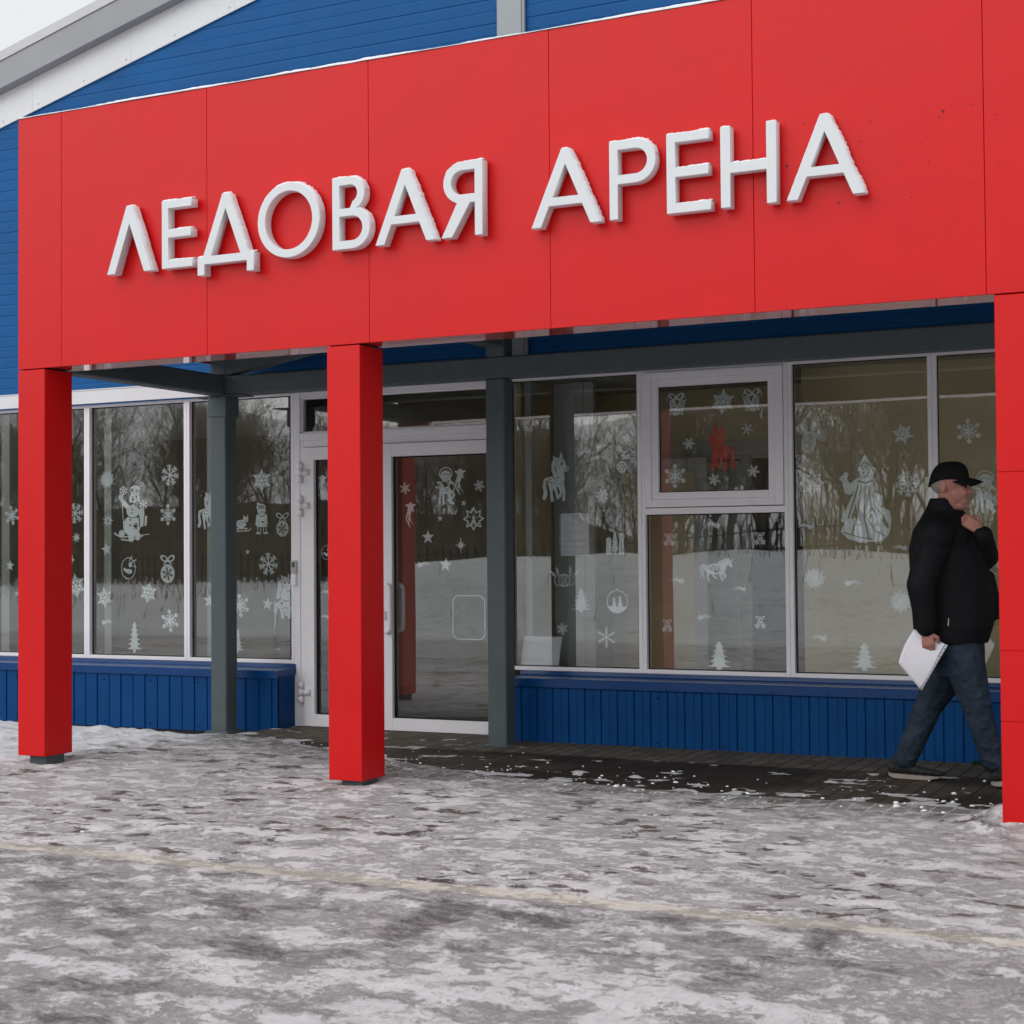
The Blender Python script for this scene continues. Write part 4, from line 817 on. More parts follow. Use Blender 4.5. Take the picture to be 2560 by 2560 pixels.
def s_globe(x, y):
    return U(np.abs(ell(x, y, 0, -.03, .43, .44))-.018, np.maximum(ell(x, y, 0, -.03, .42, .43), U(s_fir((x+.13)*1.9, (y+.12)*1.9)*.5, s_fir((x-.12)*1.6, (y+.10)*1.6)*.6, poly(x, y, [(-.5, -.5), (.5, -.5), (.5, -.22), (-.1, -.25), (-.5, -.18)]))), np.abs(ell(x, y, 0, .46, .04, .03))-.01)
def s_rect(x, y):
    q = np.maximum(np.abs(x)-.24, np.abs(y)-.32); q = np.hypot(np.maximum(np.abs(x)-.24, 0), np.maximum(np.abs(y)-.32, 0))+np.minimum(q, 0)-.15
    return np.abs(q)-.010

def film(name, fn, half, h, n=72):
    """marching squares: keep the part of each cell where fn < 0; runs of full cells become one strip"""
    x, y = grid(half, n); d_ = fn(x, y); ny_, nx_ = d_.shape; V = []; F_ = []; vid = {}
    def vert(key, p):
        if key not in vid: vid[key] = len(V); V.append((p[0]*h, 0.0, p[1]*h))
        return vid[key]
    gp = lambda i, j: (x[i, j], y[i, j])
    ins = d_ < 0; full = ins[:-1, :-1] & ins[:-1, 1:] & ins[1:, 1:] & ins[1:, :-1]; anyi = ins[:-1, :-1] | ins[:-1, 1:] | ins[1:, 1:] | ins[1:, :-1]
    for i in range(ny_-1):
        j = 0
        while j < nx_-1:
            if full[i, j]:
                k = j
                while k+1 < nx_-1 and full[i, k+1]: k += 1
                F_.append((vert((i, j), gp(i, j)), vert((i, k+1), gp(i, k+1)), vert((i+1, k+1), gp(i+1, k+1)), vert((i+1, j), gp(i+1, j)))); j = k+1; continue
            if anyi[i, j]:
                cs = [(i, j), (i, j+1), (i+1, j+1), (i+1, j)]; P = []
                for a, b_ in zip(cs, cs[1:]+cs[:1]):
                    da, db = d_[a], d_[b_]
                    if da < 0: P.append(vert(a, gp(*a)))
                    if (da < 0) != (db < 0):
                        t = da/(da-db); pa, pb = gp(*a), gp(*b_); key = tuple(sorted((a, b_)))
                        P.append(vert(key+('e',), (pa[0]+(pb[0]-pa[0])*t, pa[1]+(pb[1]-pa[1])*t)))
                P = list(dict.fromkeys(P))
                if len(P) > 2: F_.append(tuple(P))
            j += 1
    me = bpy.data.meshes.new(name); me.from_pydata(V, [], F_); me.update(); return me
SY = YW+.0585                                   # stuck to the inside of the glass
GRP = 'white winter stickers on the windows'
ph = lambda f, *a, **k: (lambda x, y: f(x, y, *a, **k))
def stick(name, cat, fn, half, px, py, hpx, label, mat=None, dy=0.0, n=None):
    if px > 1630 and px < 1930 and py < 1240: dy -= .018      # the opening sash stands further out
    if 780 < px < 1212: dy -= .010                            # and so do the door leaves
    if 957 < px < 1212: dy -= AJAR*(-5.195-atY(px, py, SY).x)  # on the leaf that stands ajar
    if fn is not None and name == SH: hpx *= 1.25
    y_ = SY+dy; c_ = atY(px, py, y_); h = atY(px, py-hpx/2, y_).z-atY(px, py+hpx/2, y_).z
    me = film(name, fn, half, h, n or int(min(130, max(60, hpx*1.35)))); ob = link(name, me, mat or STICKER)
    ob.location = c_; tag(ob, label, cat, GRP); return ob
SF, ST_, SH = 'snowflake_sticker', 'star_sticker', 'shooting_star_sticker'
sw = 'white snowflake sticker, '
LIST = [
 # windows left of the entrance
 (SF, 'sticker', ph(s_leaf, .2), .5, 30, 1289, 50, 'white snowflake sticker left of the leftmost red column, half hidden by it'),
 (ST_, 'sticker', ph(s_star5, .1), .5, 25, 1414, 30, 'white five-pointed star sticker near the left edge of the photo'),
 (ST_, 'sticker', ph(s_star8), .4, 41, 1484, 22, 'tiny white star sticker just left of the leftmost red column'),
 (SF, 'sticker', ph(s_fern, .3), .5, 188, 1283, 53, 'round-armed white snowflake sticker cut off by the leftmost red column'),
 (ST_, 'sticker', ph(s_burst8, .2), .5, 191, 1344, 31, 'white spiky burst star sticker right beside the leftmost red column'),
 (ST_, 'sticker', ph(s_star5, .4), .5, 178, 1399, 26, 'white star sticker mostly hidden behind the leftmost red column'),
 (SF, 'sticker', ph(s_point, .15), .5, 190, 1465, 66, 'large pointed white snowflake sticker cut off by the leftmost red column'),
 ('rosette_sticker', 'sticker', ph(s_rose), .5, 268, 1199, 47, 'white twelve-lobed rosette sticker above left of the snowman'),
 (SF, 'sticker', ph(s_fern), .5, 425, 1188, 55, sw+'rounded branching arms, at the upper right of the snowman window'),
 ('snowman_sticker', 'sticker', (lambda x, y: s_snowman(x*.88, y)), .40, 332, 1281, 153, 'white snowman sticker with checked hat, standing on skis'),
 (SF, 'sticker', ph(s_leaf), .5, 420, 1287, 55, sw+'broad lozenge-tipped arms, right of the snowman at shoulder height'),
 (ST_, 'sticker', ph(s_burst, .1), .5, 270, 1302, 36, 'white nine-pointed burst sticker with open centre left of the snowman'),
 (ST_, 'sticker', ph(s_star5, -.2), .5, 266, 1373, 34, 'white five-pointed star sticker below left of the snowman skis'),
 ('bauble_sticker', 'sticker', s_ring, .45, 322, 1419, 61, 'white outlined round bauble sticker with a bird, below the snowman'),
 ('bauble_sticker', 'sticker', s_bauble, .36, 419, 1423, 70, 'white solid bauble sticker with bow and cut-out snowflake in the snowman window'),
 (SF, 'sticker', ph(s_point, .1), .5, 261, 1494, 56, sw+'six sharp leaves, lower left in the snowman window'),
 (SF, 'sticker', ph(s_point, -.15), .5, 371, 1482, 58, sw+'six sharp leaves, below the two baubles in the snowman window'),
 (SH, 'sticker', ph(s_shoot, -1), .75, 268, 1558, 25, 'white shooting star sticker left of the slim fir tree in the snowman window'),
 ('fir_tree_sticker', 'sticker', s_fir, .3, 336, 1594, 80, 'white slim fir tree sticker at the bottom of the snowman window'),
 (SF, 'sticker', ph(s_leaf, .12), .5, 425, 1552, 60, sw+'broad lozenge-tipped arms, right of the slim fir tree'),
 ('pony_sticker', 'sticker', ph(s_pony), .36, 522, 1272, 104, 'white spotted pony sticker half hidden behind the left grey steel post'),
 (ST_, 'sticker', ph(s_star5, .1), .5, 523, 1502, 36, 'white star sticker half hidden behind the left grey steel post'),
 (SF, 'sticker', ph(s_point), .5, 654, 1201, 62, sw+'sharp leaves with diamond openings, above the girl'),
 ('girl_sticker', 'sticker', s_girl, .26, 654, 1297, 84, 'white girl sticker in a striped bobble hat pulling a sledge'),
 ('cat_sticker', 'sticker', s_cat, .66, 606, 1309, 44, 'white cat sticker lying on a little sledge'),
 ('bauble_sticker', 'sticker', s_bauble, .36, 706, 1312, 60, 'white solid bauble sticker with bow right of the girl, beside the door jamb'),
 (ST_, 'sticker', ph(s_star5), .5, 619, 1380, 14, 'tiny white star sticker below the cat on the sledge'),
 (SF, 'sticker', ph(s_fern, .05), .5, 671, 1410, 58, sw+'rounded branching arms, below the girl'),
 ('horse_sticker', 'sticker', s_horse, .30, 712, 1490, 117, 'white shaggy horse sticker beside the door jamb under the entry panel'),
 (SF, 'sticker', ph(s_leaf, .1), .5, 600, 1514, 62, sw+'cut by the right edge of the left grey steel post, low down'),
 (ST_, 'sticker', ph(s_star5, .15), .5, 669, 1510, 36, 'white five-pointed star sticker left of the steel pull handle'),
 ('fir_tree_sticker', 'sticker', s_fir, .3, 594, 1603, 62, 'white fir tree sticker half hidden behind the left grey steel post'),
 # door leaves
 (SH, 'sticker', ph(lambda x, y: s_shoot(y, -x)), .5, 808, 1218, 46, 'white shooting star sticker high on the left door leaf beside the middle red column'),
 ('bell_sticker', 'sticker', s_ring, .45, 818, 1380, 42, 'white ornament sticker half hidden by the middle red column on the left door leaf'),
 (SH, 'sticker', ph(s_shoot, 1, 1), .75, 818, 1483, 22, 'white shooting star sticker on the left door leaf, middle of the three'),
 (SH, 'sticker', ph(s_shoot, 1, 1), .75, 814, 1544, 20, 'white shooting star sticker on the left door leaf, lowest of the three'),
 (SF, 'sticker', ph(s_fine, .1), .5, 1012.6, 1221, 32, sw+'small one at the upper left of the right door leaf'),
 ('child_sticker', 'sticker', s_angel, .32, 1112, 1216, 98, 'white sticker of a child in a fur cap hugging a fawn on the door'),
 (SH, 'sticker', ph(lambda x, y: s_shoot(y, -x)), .5, 1153, 1204, 48, 'white upright shooting star sticker right of the child on the door'),
 (SF, 'sticker', ph(s_fine, .3), .5, 1198, 1214, 32, sw+'small one beside the right grey steel post on the door'),
 (ST_, 'sticker', ph(s_star5, .2), .5, 1159, 1258, 17, 'tiny white star sticker below right of the child on the door'),
 (SH, 'sticker', ph(lambda x, y: s_shoot(y, -x)), .5, 1029, 1287, 46, 'white upright shooting star sticker at the left of the door glass'),
 (ST_, 'sticker', ph(s_star5, -.1), .5, 1100, 1296, 18, 'small white star sticker in the middle of the door glass'),
 (ST_, 'sticker', s_star12, .5, 1184, 1297, 62, 'white outlined eight-pointed star sticker with a tree inside, on the door'),
 (ST_, 'sticker', ph(s_star5), .5, 1070, 1343, 37, 'white five-pointed star sticker on the door right of the upright shooting star'),
 (ST_, 'sticker', ph(s_star8), .4, 1152, 1363, 45, 'white four-rayed twinkling star sticker on the door'),
 (SH, 'sticker', ph(s_shoot, -1), .75, 1059, 1414, 26, 'white lying shooting star sticker right of the door handles'),
 (ST_, 'sticker', ph(s_star5, .1), .5, 1114, 1412, 38, 'white five-pointed star sticker low on the door glass'),
 ('label_sticker', 'sticker', s_rect, .42, 1172, 1544, 116, 'thin rounded rectangle outline on the door glass'),
 # first window right of the entrance
 ('pony_sticker', 'sticker', ph(s_pony), .36, 1394.6, 1191, 130, 'white big-eyed spotted pony sticker above the notice sheet'),
 (SH, 'sticker', ph(s_shoot, -1, 1), .75, 1461, 1134, 32, 'white shooting star sticker, nearest the pony of a cluster of three'),
 (SH, 'sticker', ph(s_shoot, -1), .75, 1507, 1118, 24, 'white shooting star sticker, topmost of the cluster by the pony'),
 (SH, 'sticker', ph(s_shoot, -1), .75, 1489, 1148, 22, 'white shooting star sticker, lowest of the cluster by the pony'),
 ('bauble_sticker', 'sticker', s_scroll, .58, 1562, 1148, 70, 'white hanging bauble sticker on a scrolled hook'),
 (SF, 'sticker', ph(s_fern, .2, 8), .5, 1505, 1239, 37, sw+'eight rounded arms, right of the big-eyed pony legs'),
 ('children_sticker', 'sticker', s_kids, .5, 1537.5, 1359, 60, 'white sticker of two children beside a decorated tree'),
 ('bauble_sticker', 'sticker', s_balls, .9, 1410, 1442, 50, 'white outlined sticker of three baubles with fir sprigs'),
 ('fir_tree_sticker', 'sticker', (lambda x, y: s_fir(x*.60, y, 5)), .46, 1453, 1502, 62, 'white fir tree sticker under the three baubles'),
 ('bauble_sticker', 'sticker', s_globe, .47, 1543, 1502, 64, 'faint white round globe sticker with fir trees inside'),
 (SF, 'sticker', ph(s_fine, .1), .5, 1406, 1572, 34, sw+'small one above the white board in the window corner'),
 (SF, 'sticker', ph(s_needle), .5, 1516, 1593, 55, sw+'needle-armed, low in the notice window'),
 # opening sash
 ('bell_sticker', 'sticker', ph(s_bells), .55, 1691, 1012, 66, 'white patterned bells sticker at the upper left of the opening sash'),
 (SF, 'sticker', ph(s_point, -.1), .5, 1807, 1004.6, 68, sw+'large sharp leaves, top middle of the opening sash'),
 ('bell_sticker', 'sticker', ph(s_bells, -1), .55, 1880, 1001, 66, 'white patterned bells sticker at the upper right of the opening sash'),
 (SF, 'sticker', ph(s_fine, .5), .5, 1722, 1109, 33, sw+'small one left of the red horse'),
 (SF, 'sticker', ph(s_needle, .3), .5, 1868, 1073, 33, sw+'small needle-armed one right of the red horse mane'),
 (SF, 'sticker', ph(s_leaf), .5, 1687.5, 1190, 64, sw+'large lozenge-tipped one at the lower left of the opening sash'),
 (SF, 'sticker', ph(s_fine, .2), .5, 1785, 1199, 33, sw+'small one under the red horse hooves'),
 (SF, 'sticker', ph(s_fine, .35), .5, 1883, 1177.6, 34, sw+'small one at the lower right of the opening sash'),
 # window under the sash
 (SH, 'sticker', ph(s_shoot, 1), .75, 1780, 1315, 30, 'white shooting star sticker just under the opening sash'),
 ('bell_sticker', 'sticker', s_bells2, .5, 1672, 1351, 32, 'white little twin bells sticker, upper left under the opening sash'),
 ('bell_sticker', 'sticker', s_bells2, .5, 1900, 1348, 32, 'white little twin bells sticker, upper right under the opening sash'),
 ('bell_sticker', 'sticker', s_bells2, .5, 1668, 1566, 33, 'white little twin bells sticker, lower left under the walking horse'),
 ('bell_sticker', 'sticker', s_bells2, .5, 1900.6, 1557, 33, 'white little twin bells sticker, lower right under the walking horse'),
 ('horse_sticker', 'sticker', s_unicorn, .72, 1792, 1421, 68, 'white ornate walking horse sticker with curled mane and horn'),
 (SH, 'sticker', ph(s_shoot, 1, 1), .75, 1692, 1454, 28, 'white shooting star sticker left below the walking horse'),
 (SH, 'sticker', ph(s_shoot, 1, 1), .75, 1850, 1474, 22, 'white shooting star sticker right below the walking horse'),
 (SH, 'sticker', ph(s_shoot, -1, 1), .75, 1762, 1546, 28, 'white shooting star sticker above the fir tree under the walking horse'),
 ('fir_tree_sticker', 'sticker', (lambda x, y: s_fir(x*.60, y, 5)), .46, 1798, 1641, 73, 'white fir tree sticker at the bottom of the window under the sash'),
 # window with the woman in a gown
 ('cone_sticker', 'sticker', s_cone, .55, 2030, 1093, 76, 'white lattice pine cone sticker with fir sprigs'),
 (SF, 'sticker', ph(s_point, .25), .5, 2257, 1085, 58, sw+'sharp leaves, upper right of the woman in a gown'),
 (ST_, 'sticker', s_star12, .5, 2030, 1208, 67, 'white outlined star sticker with a tree inside, left of the woman in a gown'),
 ('woman_sticker', 'sticker', s_gown, .34, 2164, 1246, 222, 'large white sticker of a woman in a long gown and tall pointed headdress'),
 (SF, 'sticker', ph(s_fern, .05, 8), .5, 2269, 1210, 66, sw+'eight rounded arms, between the woman in a gown and the man'),
 (SH, 'sticker', ph(s_shoot, 1, 1), .75, 2016, 1319, 26, 'white shooting star sticker left of the gown hem'),
 (SH, 'sticker', ph(s_shoot, 1), .75, 2250, 1372, 26, 'white shooting star sticker half hidden behind the man\'s back'),
 ('rosette_sticker', 'sticker', ph(s_rose, .1), .5, 2036, 1446, 57, 'white twelve-lobed rosette sticker below the gown, at the left'),
 (SH, 'sticker', ph(s_shoot, -1, 1), .75, 2132, 1460, 30, 'white shooting star sticker below the woman in a gown'),
 ('rosette_sticker', 'sticker', ph(s_rose), .5, 2251, 1504, 58, 'white twelve-lobed rosette sticker partly behind the man\'s sleeve'),
 (SH, 'sticker', ph(s_shoot, 1), .75, 2047.5, 1597, 30, 'white shooting star sticker low, left of the fir tree near the paper'),
 ('fir_tree_sticker', 'sticker', (lambda x, y: s_fir(x*.60, y, 5)), .46, 2161, 1643, 72, 'white fir tree sticker at the window bottom left of the man\'s paper'),
 (SF, 'sticker', ph(s_leaf, .05), .5, 2421, 1078, 66, sw+'lozenge-tipped, above the man\'s cap beside the right red column'),
 ('child_sticker', 'sticker', s_angel, .32, 2460, 1230, 110, 'white child and fawn sticker in front of the man\'s face'),
 ('bauble_sticker', 'sticker', s_ring, .45, 2500, 1400, 80, 'white ornament sticker mostly hidden between the man\'s elbow and the red column'),
]
for row in LIST: stick(*row)
stick('red_pony_sticker', 'sticker', ph(s_pony, -1), .36, 1797, 1116, 128, 'red spotted pony sticker in the opening sash', STICKER_RED, -.001)

# notice sheet, leaning board
SY = YW+.061
a = atY(1402, 1284, SY+.004); c_ = atY(1473, 1389, SY+.004)
ns = boxes('notice_sheet', [(a.x, c_.x, SY+.004, SY+.005, c_.z, a.z)], PAPER); tag(ns, 'white printed notice sheet in a plastic sleeve taped inside the window under the pony', 'notice')
w_, h_ = c_.x-a.x, a.z-c_.z; rl = random.Random(3); L_ = []
for f, lo_, hi_ in [(.06, .3, .7), (.085, .38, .62), (.11, .36, .66), (.14, .4, .55), (.20, .08, .5), (.23, .08, .45), (.27, .08, .7), (.30, .08, .62), (.36, .08, .34), (.41, .08, .9), (.44, .08, .86), (.47, .08, .9), (.53, .08, .36), (.56, .08, .36), (.61, .2, .92), (.64, .08, .88), (.67, .08, .9), (.74, .08, .4), (.78, .08, .9), (.81, .08, .8), (.88, .08, .4), (.91, .08, .5)]:
    x_ = a.x+w_*lo_
    while x_ < a.x+w_*hi_:
        ww = w_*(.03+.06*rl.random()); L_.append((x_, min(x_+ww, a.x+w_*hi_), SY+.0032, SY+.0038, a.z-h_*f-h_*.002, a.z-h_*f+h_*.003)); x_ += ww+w_*.012
boxes('printed_lines', L_, INK, ns)
for k in range(11): L_.append(0)
boxes('punched_strip', [(a.x-.012, a.x-.001, SY+.004, SY+.0046, c_.z, a.z)], new_mat('clear_sleeve_edge', (.35, .38, .40), .3, .5, noise=(40, .2)), ns)
c0 = atY(1303, 1667, YW+.10); c1 = atY(1398, 1667, YW+.10); tz = atY(1350, 1592, YW+.10).z
bm = bmesh.new(); P = [(c0.x, YW+.085, c0.z), (c1.x, YW+.085, c1.z), (c1.x+.01, YW+.13, tz), (c0.x+.012, YW+.13, tz)]
f_ = bm.faces.new([bm.verts.new(p) for p in P]); r_ = bmesh.ops.extrude_face_region(bm, geom=[f_]); bmesh.ops.translate(bm, verts=[v for v in r_['geom'] if isinstance(v, bmesh.types.BMVert)], vec=(0, .012, 0)); bmesh.ops.recalc_face_normals(bm, faces=bm.faces[:])
wb = from_bm('white_board', bm, PAPER); tag(wb, 'blank white board leaning inside the lower left corner of the notice window', 'board')
# ------------------------------------------------------------------ man walking right under the canopy
PYM = 1.38
def ico(bm, p, rx, ry=None, rz=None, rot=None, sub=2):
    ry = rx if ry is None else ry; rz = rx if rz is None else rz
    m = Matrix.Translation(p) @ (rot or Matrix.Identity(4)) @ Matrix.Diagonal((rx, ry, rz, 1))
    bmesh.ops.create_icosphere(bm, subdivisions=sub, radius=1, matrix=m)
def limb(bm, P, R, sy=1.0):
    for (p, q, a, b_) in zip(P, P[1:], R, R[1:]):
        L_ = (q-p).length; n_ = max(2, int(L_/(min(a, b_)*.3)))
        for k in range(n_+1):
            t = k/n_; ico(bm, p.lerp(q, t), a+(b_-a)*t, (a+(b_-a)*t)*sy, a+(b_-a)*t)
def loft(bm, secs, n=28):
    """secs: (cx, cy, z, rx, ry) horizontal ellipses"""
    rings = [[bm.verts.new((cx+rx*math.cos(2*math.pi*k/n), cy+ry*math.sin(2*math.pi*k/n), z)) for k in range(n)] for cx, cy, z, rx, ry in secs]
    for A, B in zip(rings, rings[1:]):
        for k in range(n): bm.faces.new((A[k], A[(k+1) % n], B[(k+1) % n], B[k]))
    bm.faces.new(rings[0][::-1]); bm.faces.new(rings[-1])
def solid(name, bm, mat, parent, vox, it, fac=.5):
    bmesh.ops.recalc_face_normals(bm, faces=bm.faces[:])
    me = bpy.data.meshes.new('tmp'); bm.to_mesh(me); bm.free(); ob = bpy.data.objects.new('tmp', me); COL.objects.link(ob)
    r = ob.modifiers.new('r', 'REMESH'); r.mode = 'VOXEL'; r.voxel_size = vox; r.use_smooth_shade = True
    if it: s = ob.modifiers.new('s', 'SMOOTH'); s.iterations = it; s.factor = fac
    dg = bpy.context.evaluated_depsgraph_get(); m2 = bpy.data.meshes.new_from_object(ob.evaluated_get(dg)); m2.name = name
    bpy.data.objects.remove(ob); m2.materials.clear(); return link(name, m2, mat, parent, True)
J = lambda px, py, y=PYM: atY(px, py, y)
SKIN = new_mat('skin', (.40, .185, .145), .5, .35, noise=(28, .14), bump=(120, .15, .002)); SKIN.node_tree.nodes['Principled BSDF'].inputs['Subsurface Weight'].default_value = .12
SKIN.node_tree.nodes['Principled BSDF'].inputs['Subsurface Radius'].default_value = (.02, .008, .005)
HAIR = new_mat('grey_stubble_hair', (.28, .235, .215), .8, .1, noise=(160, .3), bump=(300, .6, .002))
CLOTHK = new_mat('black_cap_cotton', (.008, .008, .009), .85, .15, noise=(60, .2), bump=(300, .3, .001))
JACK = new_mat('black_quilted_jacket', (.007, .007, .009), .7, .15, noise=(30, .25))
jn = JACK.node_tree; tcj = jn.nodes.new('ShaderNodeTexCoord'); wv = jn.nodes.new('ShaderNodeTexWave'); wv.wave_type = 'BANDS'; wv.bands_direction = 'Z'; wv.inputs['Scale'].default_value = 6.5; wv.inputs['Distortion'].default_value = 3.5; wv.inputs['Detail'].default_value = 2; wv.inputs['Detail Scale'].default_value = 1.2
bpj = jn.nodes.new('ShaderNodeBump'); bpj.inputs['Strength'].default_value = .12; bpj.inputs['Distance'].default_value = .008
jn.links.new(tcj.outputs['Object'], wv.inputs['Vector']); jn.links.new(wv.outputs[0], bpj.inputs['Height']); jn.links.new(bpj.outputs[0], jn.nodes['Principled BSDF'].inputs['Normal'])
JEAN = new_mat('dark_blue_denim', (.024, .036, .054), .85, .15, noise=(5, .5), bump=(14, 1.0, .03))
SHOE = new_mat('dark_trainer_upper', (.020, .021, .022), .7, .25, noise=(30, .3), bump=(120, .4, .002))
SOLE = new_mat('pale_rubber_sole', (.30, .26, .235), .6, .3, noise=(20, .1))
# joints
hipR, hipL = J(2405, 1640, PYM-.09), J(2395, 1640, PYM+.09)
kneR, ankR = J(2442, 1765, PYM-.10), J(2480, 1890, PYM-.085)
kneL, ankL = J(2322, 1762, PYM+.085), J(2263, 1903, PYM+.07)
shR, elR, wrR = J(2338, 1340, PYM-.235), J(2303, 1462, PYM-.30), J(2316, 1572, PYM-.27)
shL, elL, wrL = J(2398, 1335, PYM+.18), J(2462, 1390, PYM+.02), J(2452, 1326, PYM-.11)
neck0, neck1 = J(2362, 1300), J(2374, 1245)
hd = J(2373, 1206)
k = .00218                                       # metres per photo pixel at the man
bm = bmesh.new()
# trunk and limbs (thinner than the clothes), head and hands in the same surface
loft(bm, [(J(2380, 1640).x, PYM, J(0, 1640).z if False else hipR.z-.02, .12, .155), (J(2385, 1540).x, PYM, J(2385, 1540).z, .17, .165), (J(2378, 1450).x, PYM, J(2378, 1450).z, .16, .17), (J(2366, 1350).x, PYM, J(2366, 1350).z, .13, .19), (J(2362, 1295).x, PYM, J(2362, 1295).z, .07, .09)])
for a in ((hipR, kneR, ankR), (hipL, kneL, ankL)): limb(bm, a, (.085, .058, .04))
limb(bm, (shR, elR, wrR), (.06, .045, .032)); limb(bm, (shL, elL, wrL), (.06, .045, .033))
limb(bm, (neck0, neck1, J(2378, 1228)), (.070, .067, .066), 1.0)
tilt = Matrix.Rotation(rad(10), 4, 'Y')
ico(bm, hd+Vector((0, 0, .012)), .106, .080, .100, tilt, 3)                     # skull
ico(bm, J(2392, 1238), .066, .064, .060, tilt, 3); ico(bm, J(2406, 1255), .036, .044, .036, tilt)   # jaw
ico(bm, J(2414, 1266), .020, .022, .018); ico(bm, J(2396, 1266), .045, .045, .03)                      # chin, throat
ico(bm, J(2400, 1210), .052, .062, .062, tilt); ico(bm, J(2406, 1228), .034, .055, .038)               # face
ico(bm, J(2418.5, 1211), .013, .036, .011, tilt)                                # brow
limb(bm, (J(2421, 1217), J(2426.5, 1230)), (.007, .0135)); ico(bm, J(2423, 1232), .012, .017, .009)    # nose
ico(bm, J(2418.5, 1244), .012, .024, .0075); ico(bm, J(2417, 1253), .012, .020, .0075)                 # lips
for sg in (-1, 1): ico(bm, J(2410, 1232, PYM+.035*sg), .020, .018, .022)
for sg in (-1, 1):                                                             # ears
    e_ = J(2357, 1216, PYM+sg*.079); ico(bm, e_, .020, .010, .034, Matrix.Rotation(rad(8), 4, 'Y')); ico(bm, e_+Vector((.006, sg*.004, -.024)), .012, .009, .012)
def hand(bm, wrist, d, side, palm_n, spread, curl, ln=1.0, thumb=1):
    """d: direction of the hand, side: towards the thumb, palm_n: out of the palm"""
    d, side, palm_n = d.normalized(), side.normalized(), palm_n.normalized(); c_ = wrist+d*.052*ln
    for s_, f in ((-.026, 0), (-.009, .003), (.009, .003), (.026, 0)): limb(bm, (wrist+side*s_*.6, wrist+d*(.085+f)*ln+side*s_), (.017, .0125))
    for i_, (s_, L_) in enumerate(((.030, .070), (.010, .080), (-.010, .074), (-.029, .058))):
        base = wrist+d*.088*ln+side*s_; dd = (d+side*s_*spread).normalized(); p = base; ang = 0; P = [p]
        for seg, fr in enumerate((.45, .32, .23)):
            ang += curl[seg]; v = dd*math.cos(ang)+palm_n*math.sin(ang); p = p+v*L_*fr*ln; P.append(p)
        limb(bm, P, (.0098, .0092, .0085, .0072))
    b0 = wrist+d*.028*ln+side*.028
    t1 = b0+(d*.6+side*.75*thumb+palm_n*.35).normalized()*.040*ln; t2 = t1+(d*.9+side*.15+palm_n*.45).normalized()*.030*ln
    limb(bm, (b0-side*.012, t1, t2), (.015, .0115, .0088))
hand(bm, wrR, Vector((.10, .02, -1)), Vector((.9, -.25, .1)), Vector((-.25, .9, 0)), .5, (.55, .75, .5))
hand(bm, wrL, Vector((-.74, .05, .52)), Vector((.52, .35, .78)), Vector((-.25, .80, -.45)), .6, (.55, .85, .6), 1.08)
body = solid('person', bm, SKIN, None, .0042, 4, .45)
tag(body, 'man in black cap, dark jacket and jeans walking right, hand at his chin', 'person')
# eyes and brows
bm = bmesh.new()
for sg in (-1, 1): ico(bm, J(2413.5, 1217.5, PYM+sg*.034), .0085)
from_bm('eye', bm, new_mat('eye', (.03, .022, .02), .3, .5, noise=(9, .1)), body, True)
bm = bmesh.new()
for sg in (-1, 1): limb(bm, (J(2407, 1210.5, PYM+sg*.060), J(2414.5, 1208.5, PYM+sg*.05), J(2419, 1210.5, PYM+sg*.022)), (.003, .0045, .003))
solid('eyebrow', bm, HAIR, body, .0025, 1)
bm = bmesh.new()                                # close-cropped hair round the back, under the cap
ico(bm, hd+Vector((-.004, 0, -.002)), .107, .0825, .082, tilt, 3)
hr_ = bm; me_ = None
for v in [v for v in bm.verts if v.co.x > J(2372, 1200).x or v.co.z < J(2372, 1238).z]: bm.verts.remove(v)
from_bm('hair', bm, HAIR, body, True)
# cap
bm = bmesh.new()
rings = []; n_ = 28; top = J(2374, 1154).z; low = J(2374, 1207).z
for kk in range(11):
    a = kk/10*math.pi/2
    hgt = math.sin(a); wd = math.cos(a)**.62
    ring = []
    for q_ in range(n_):
        th = 2*math.pi*q_/n_; cx = hd.x-.002+.012*hgt; x = cx+(.113*wd)*math.cos(th)*(1.0 if math.cos(th) > 0 else 1.02); y = PYM+.088*wd*math.sin(th)
        base = low-.0+(.012*math.cos(th)+.010*max(0, math.cos(th))); 
        base = low+.016*math.sin(math.pi*(.5+.5*math.cos(th)))-.018*max(0, -math.cos(th))**2+.004*math.cos(th)
        ring.append(bm.verts.new((x, y, base+(top-base)*hgt)))
    rings.append(ring)
for A, B in zip(rings, rings[1:]):
    for q_ in range(n_): bm.faces.new((A[q_], A[(q_+1) % n_], B[(q_+1) % n_], B[q_]))
bmesh.ops.remove_doubles(bm, verts=bm.verts[:], dist=.0005)
cap = from_bm('cap', bm, CLOTHK, body, True)
md = cap.modifiers.new('t', 'SOLIDIFY'); md.thickness = .004
bm = bmesh.new(); V_ = {}
for i_ in range(9):
    for j_ in range(13):
        t = i_/8; s_ = (j_/12-.5)*2; y = PYM+.080*s_*(1-.10*t*abs(s_)); x0 = hd.x+.108*math.sqrt(max(0, 1-(.080*s_/.088)**2)); L_ = .078*(1-.45*s_*s_)
        x = x0-.012+(L_+.012)*t; z = J(2424, 1196).z+.004-.020*t-.026*s_*s_-.006*t*t
        V_[i_, j_] = bm.verts.new((x, y, z))
for i_ in range(8):
    for j_ in range(12): bm.faces.new((V_[i_, j_], V_[i_, j_+1], V_[i_+1, j_+1], V_[i_+1, j_]))
pk = from_bm('peak', bm, CLOTHK, cap, True); md = pk.modifiers.new('t', 'SOLIDIFY'); md.thickness = .005
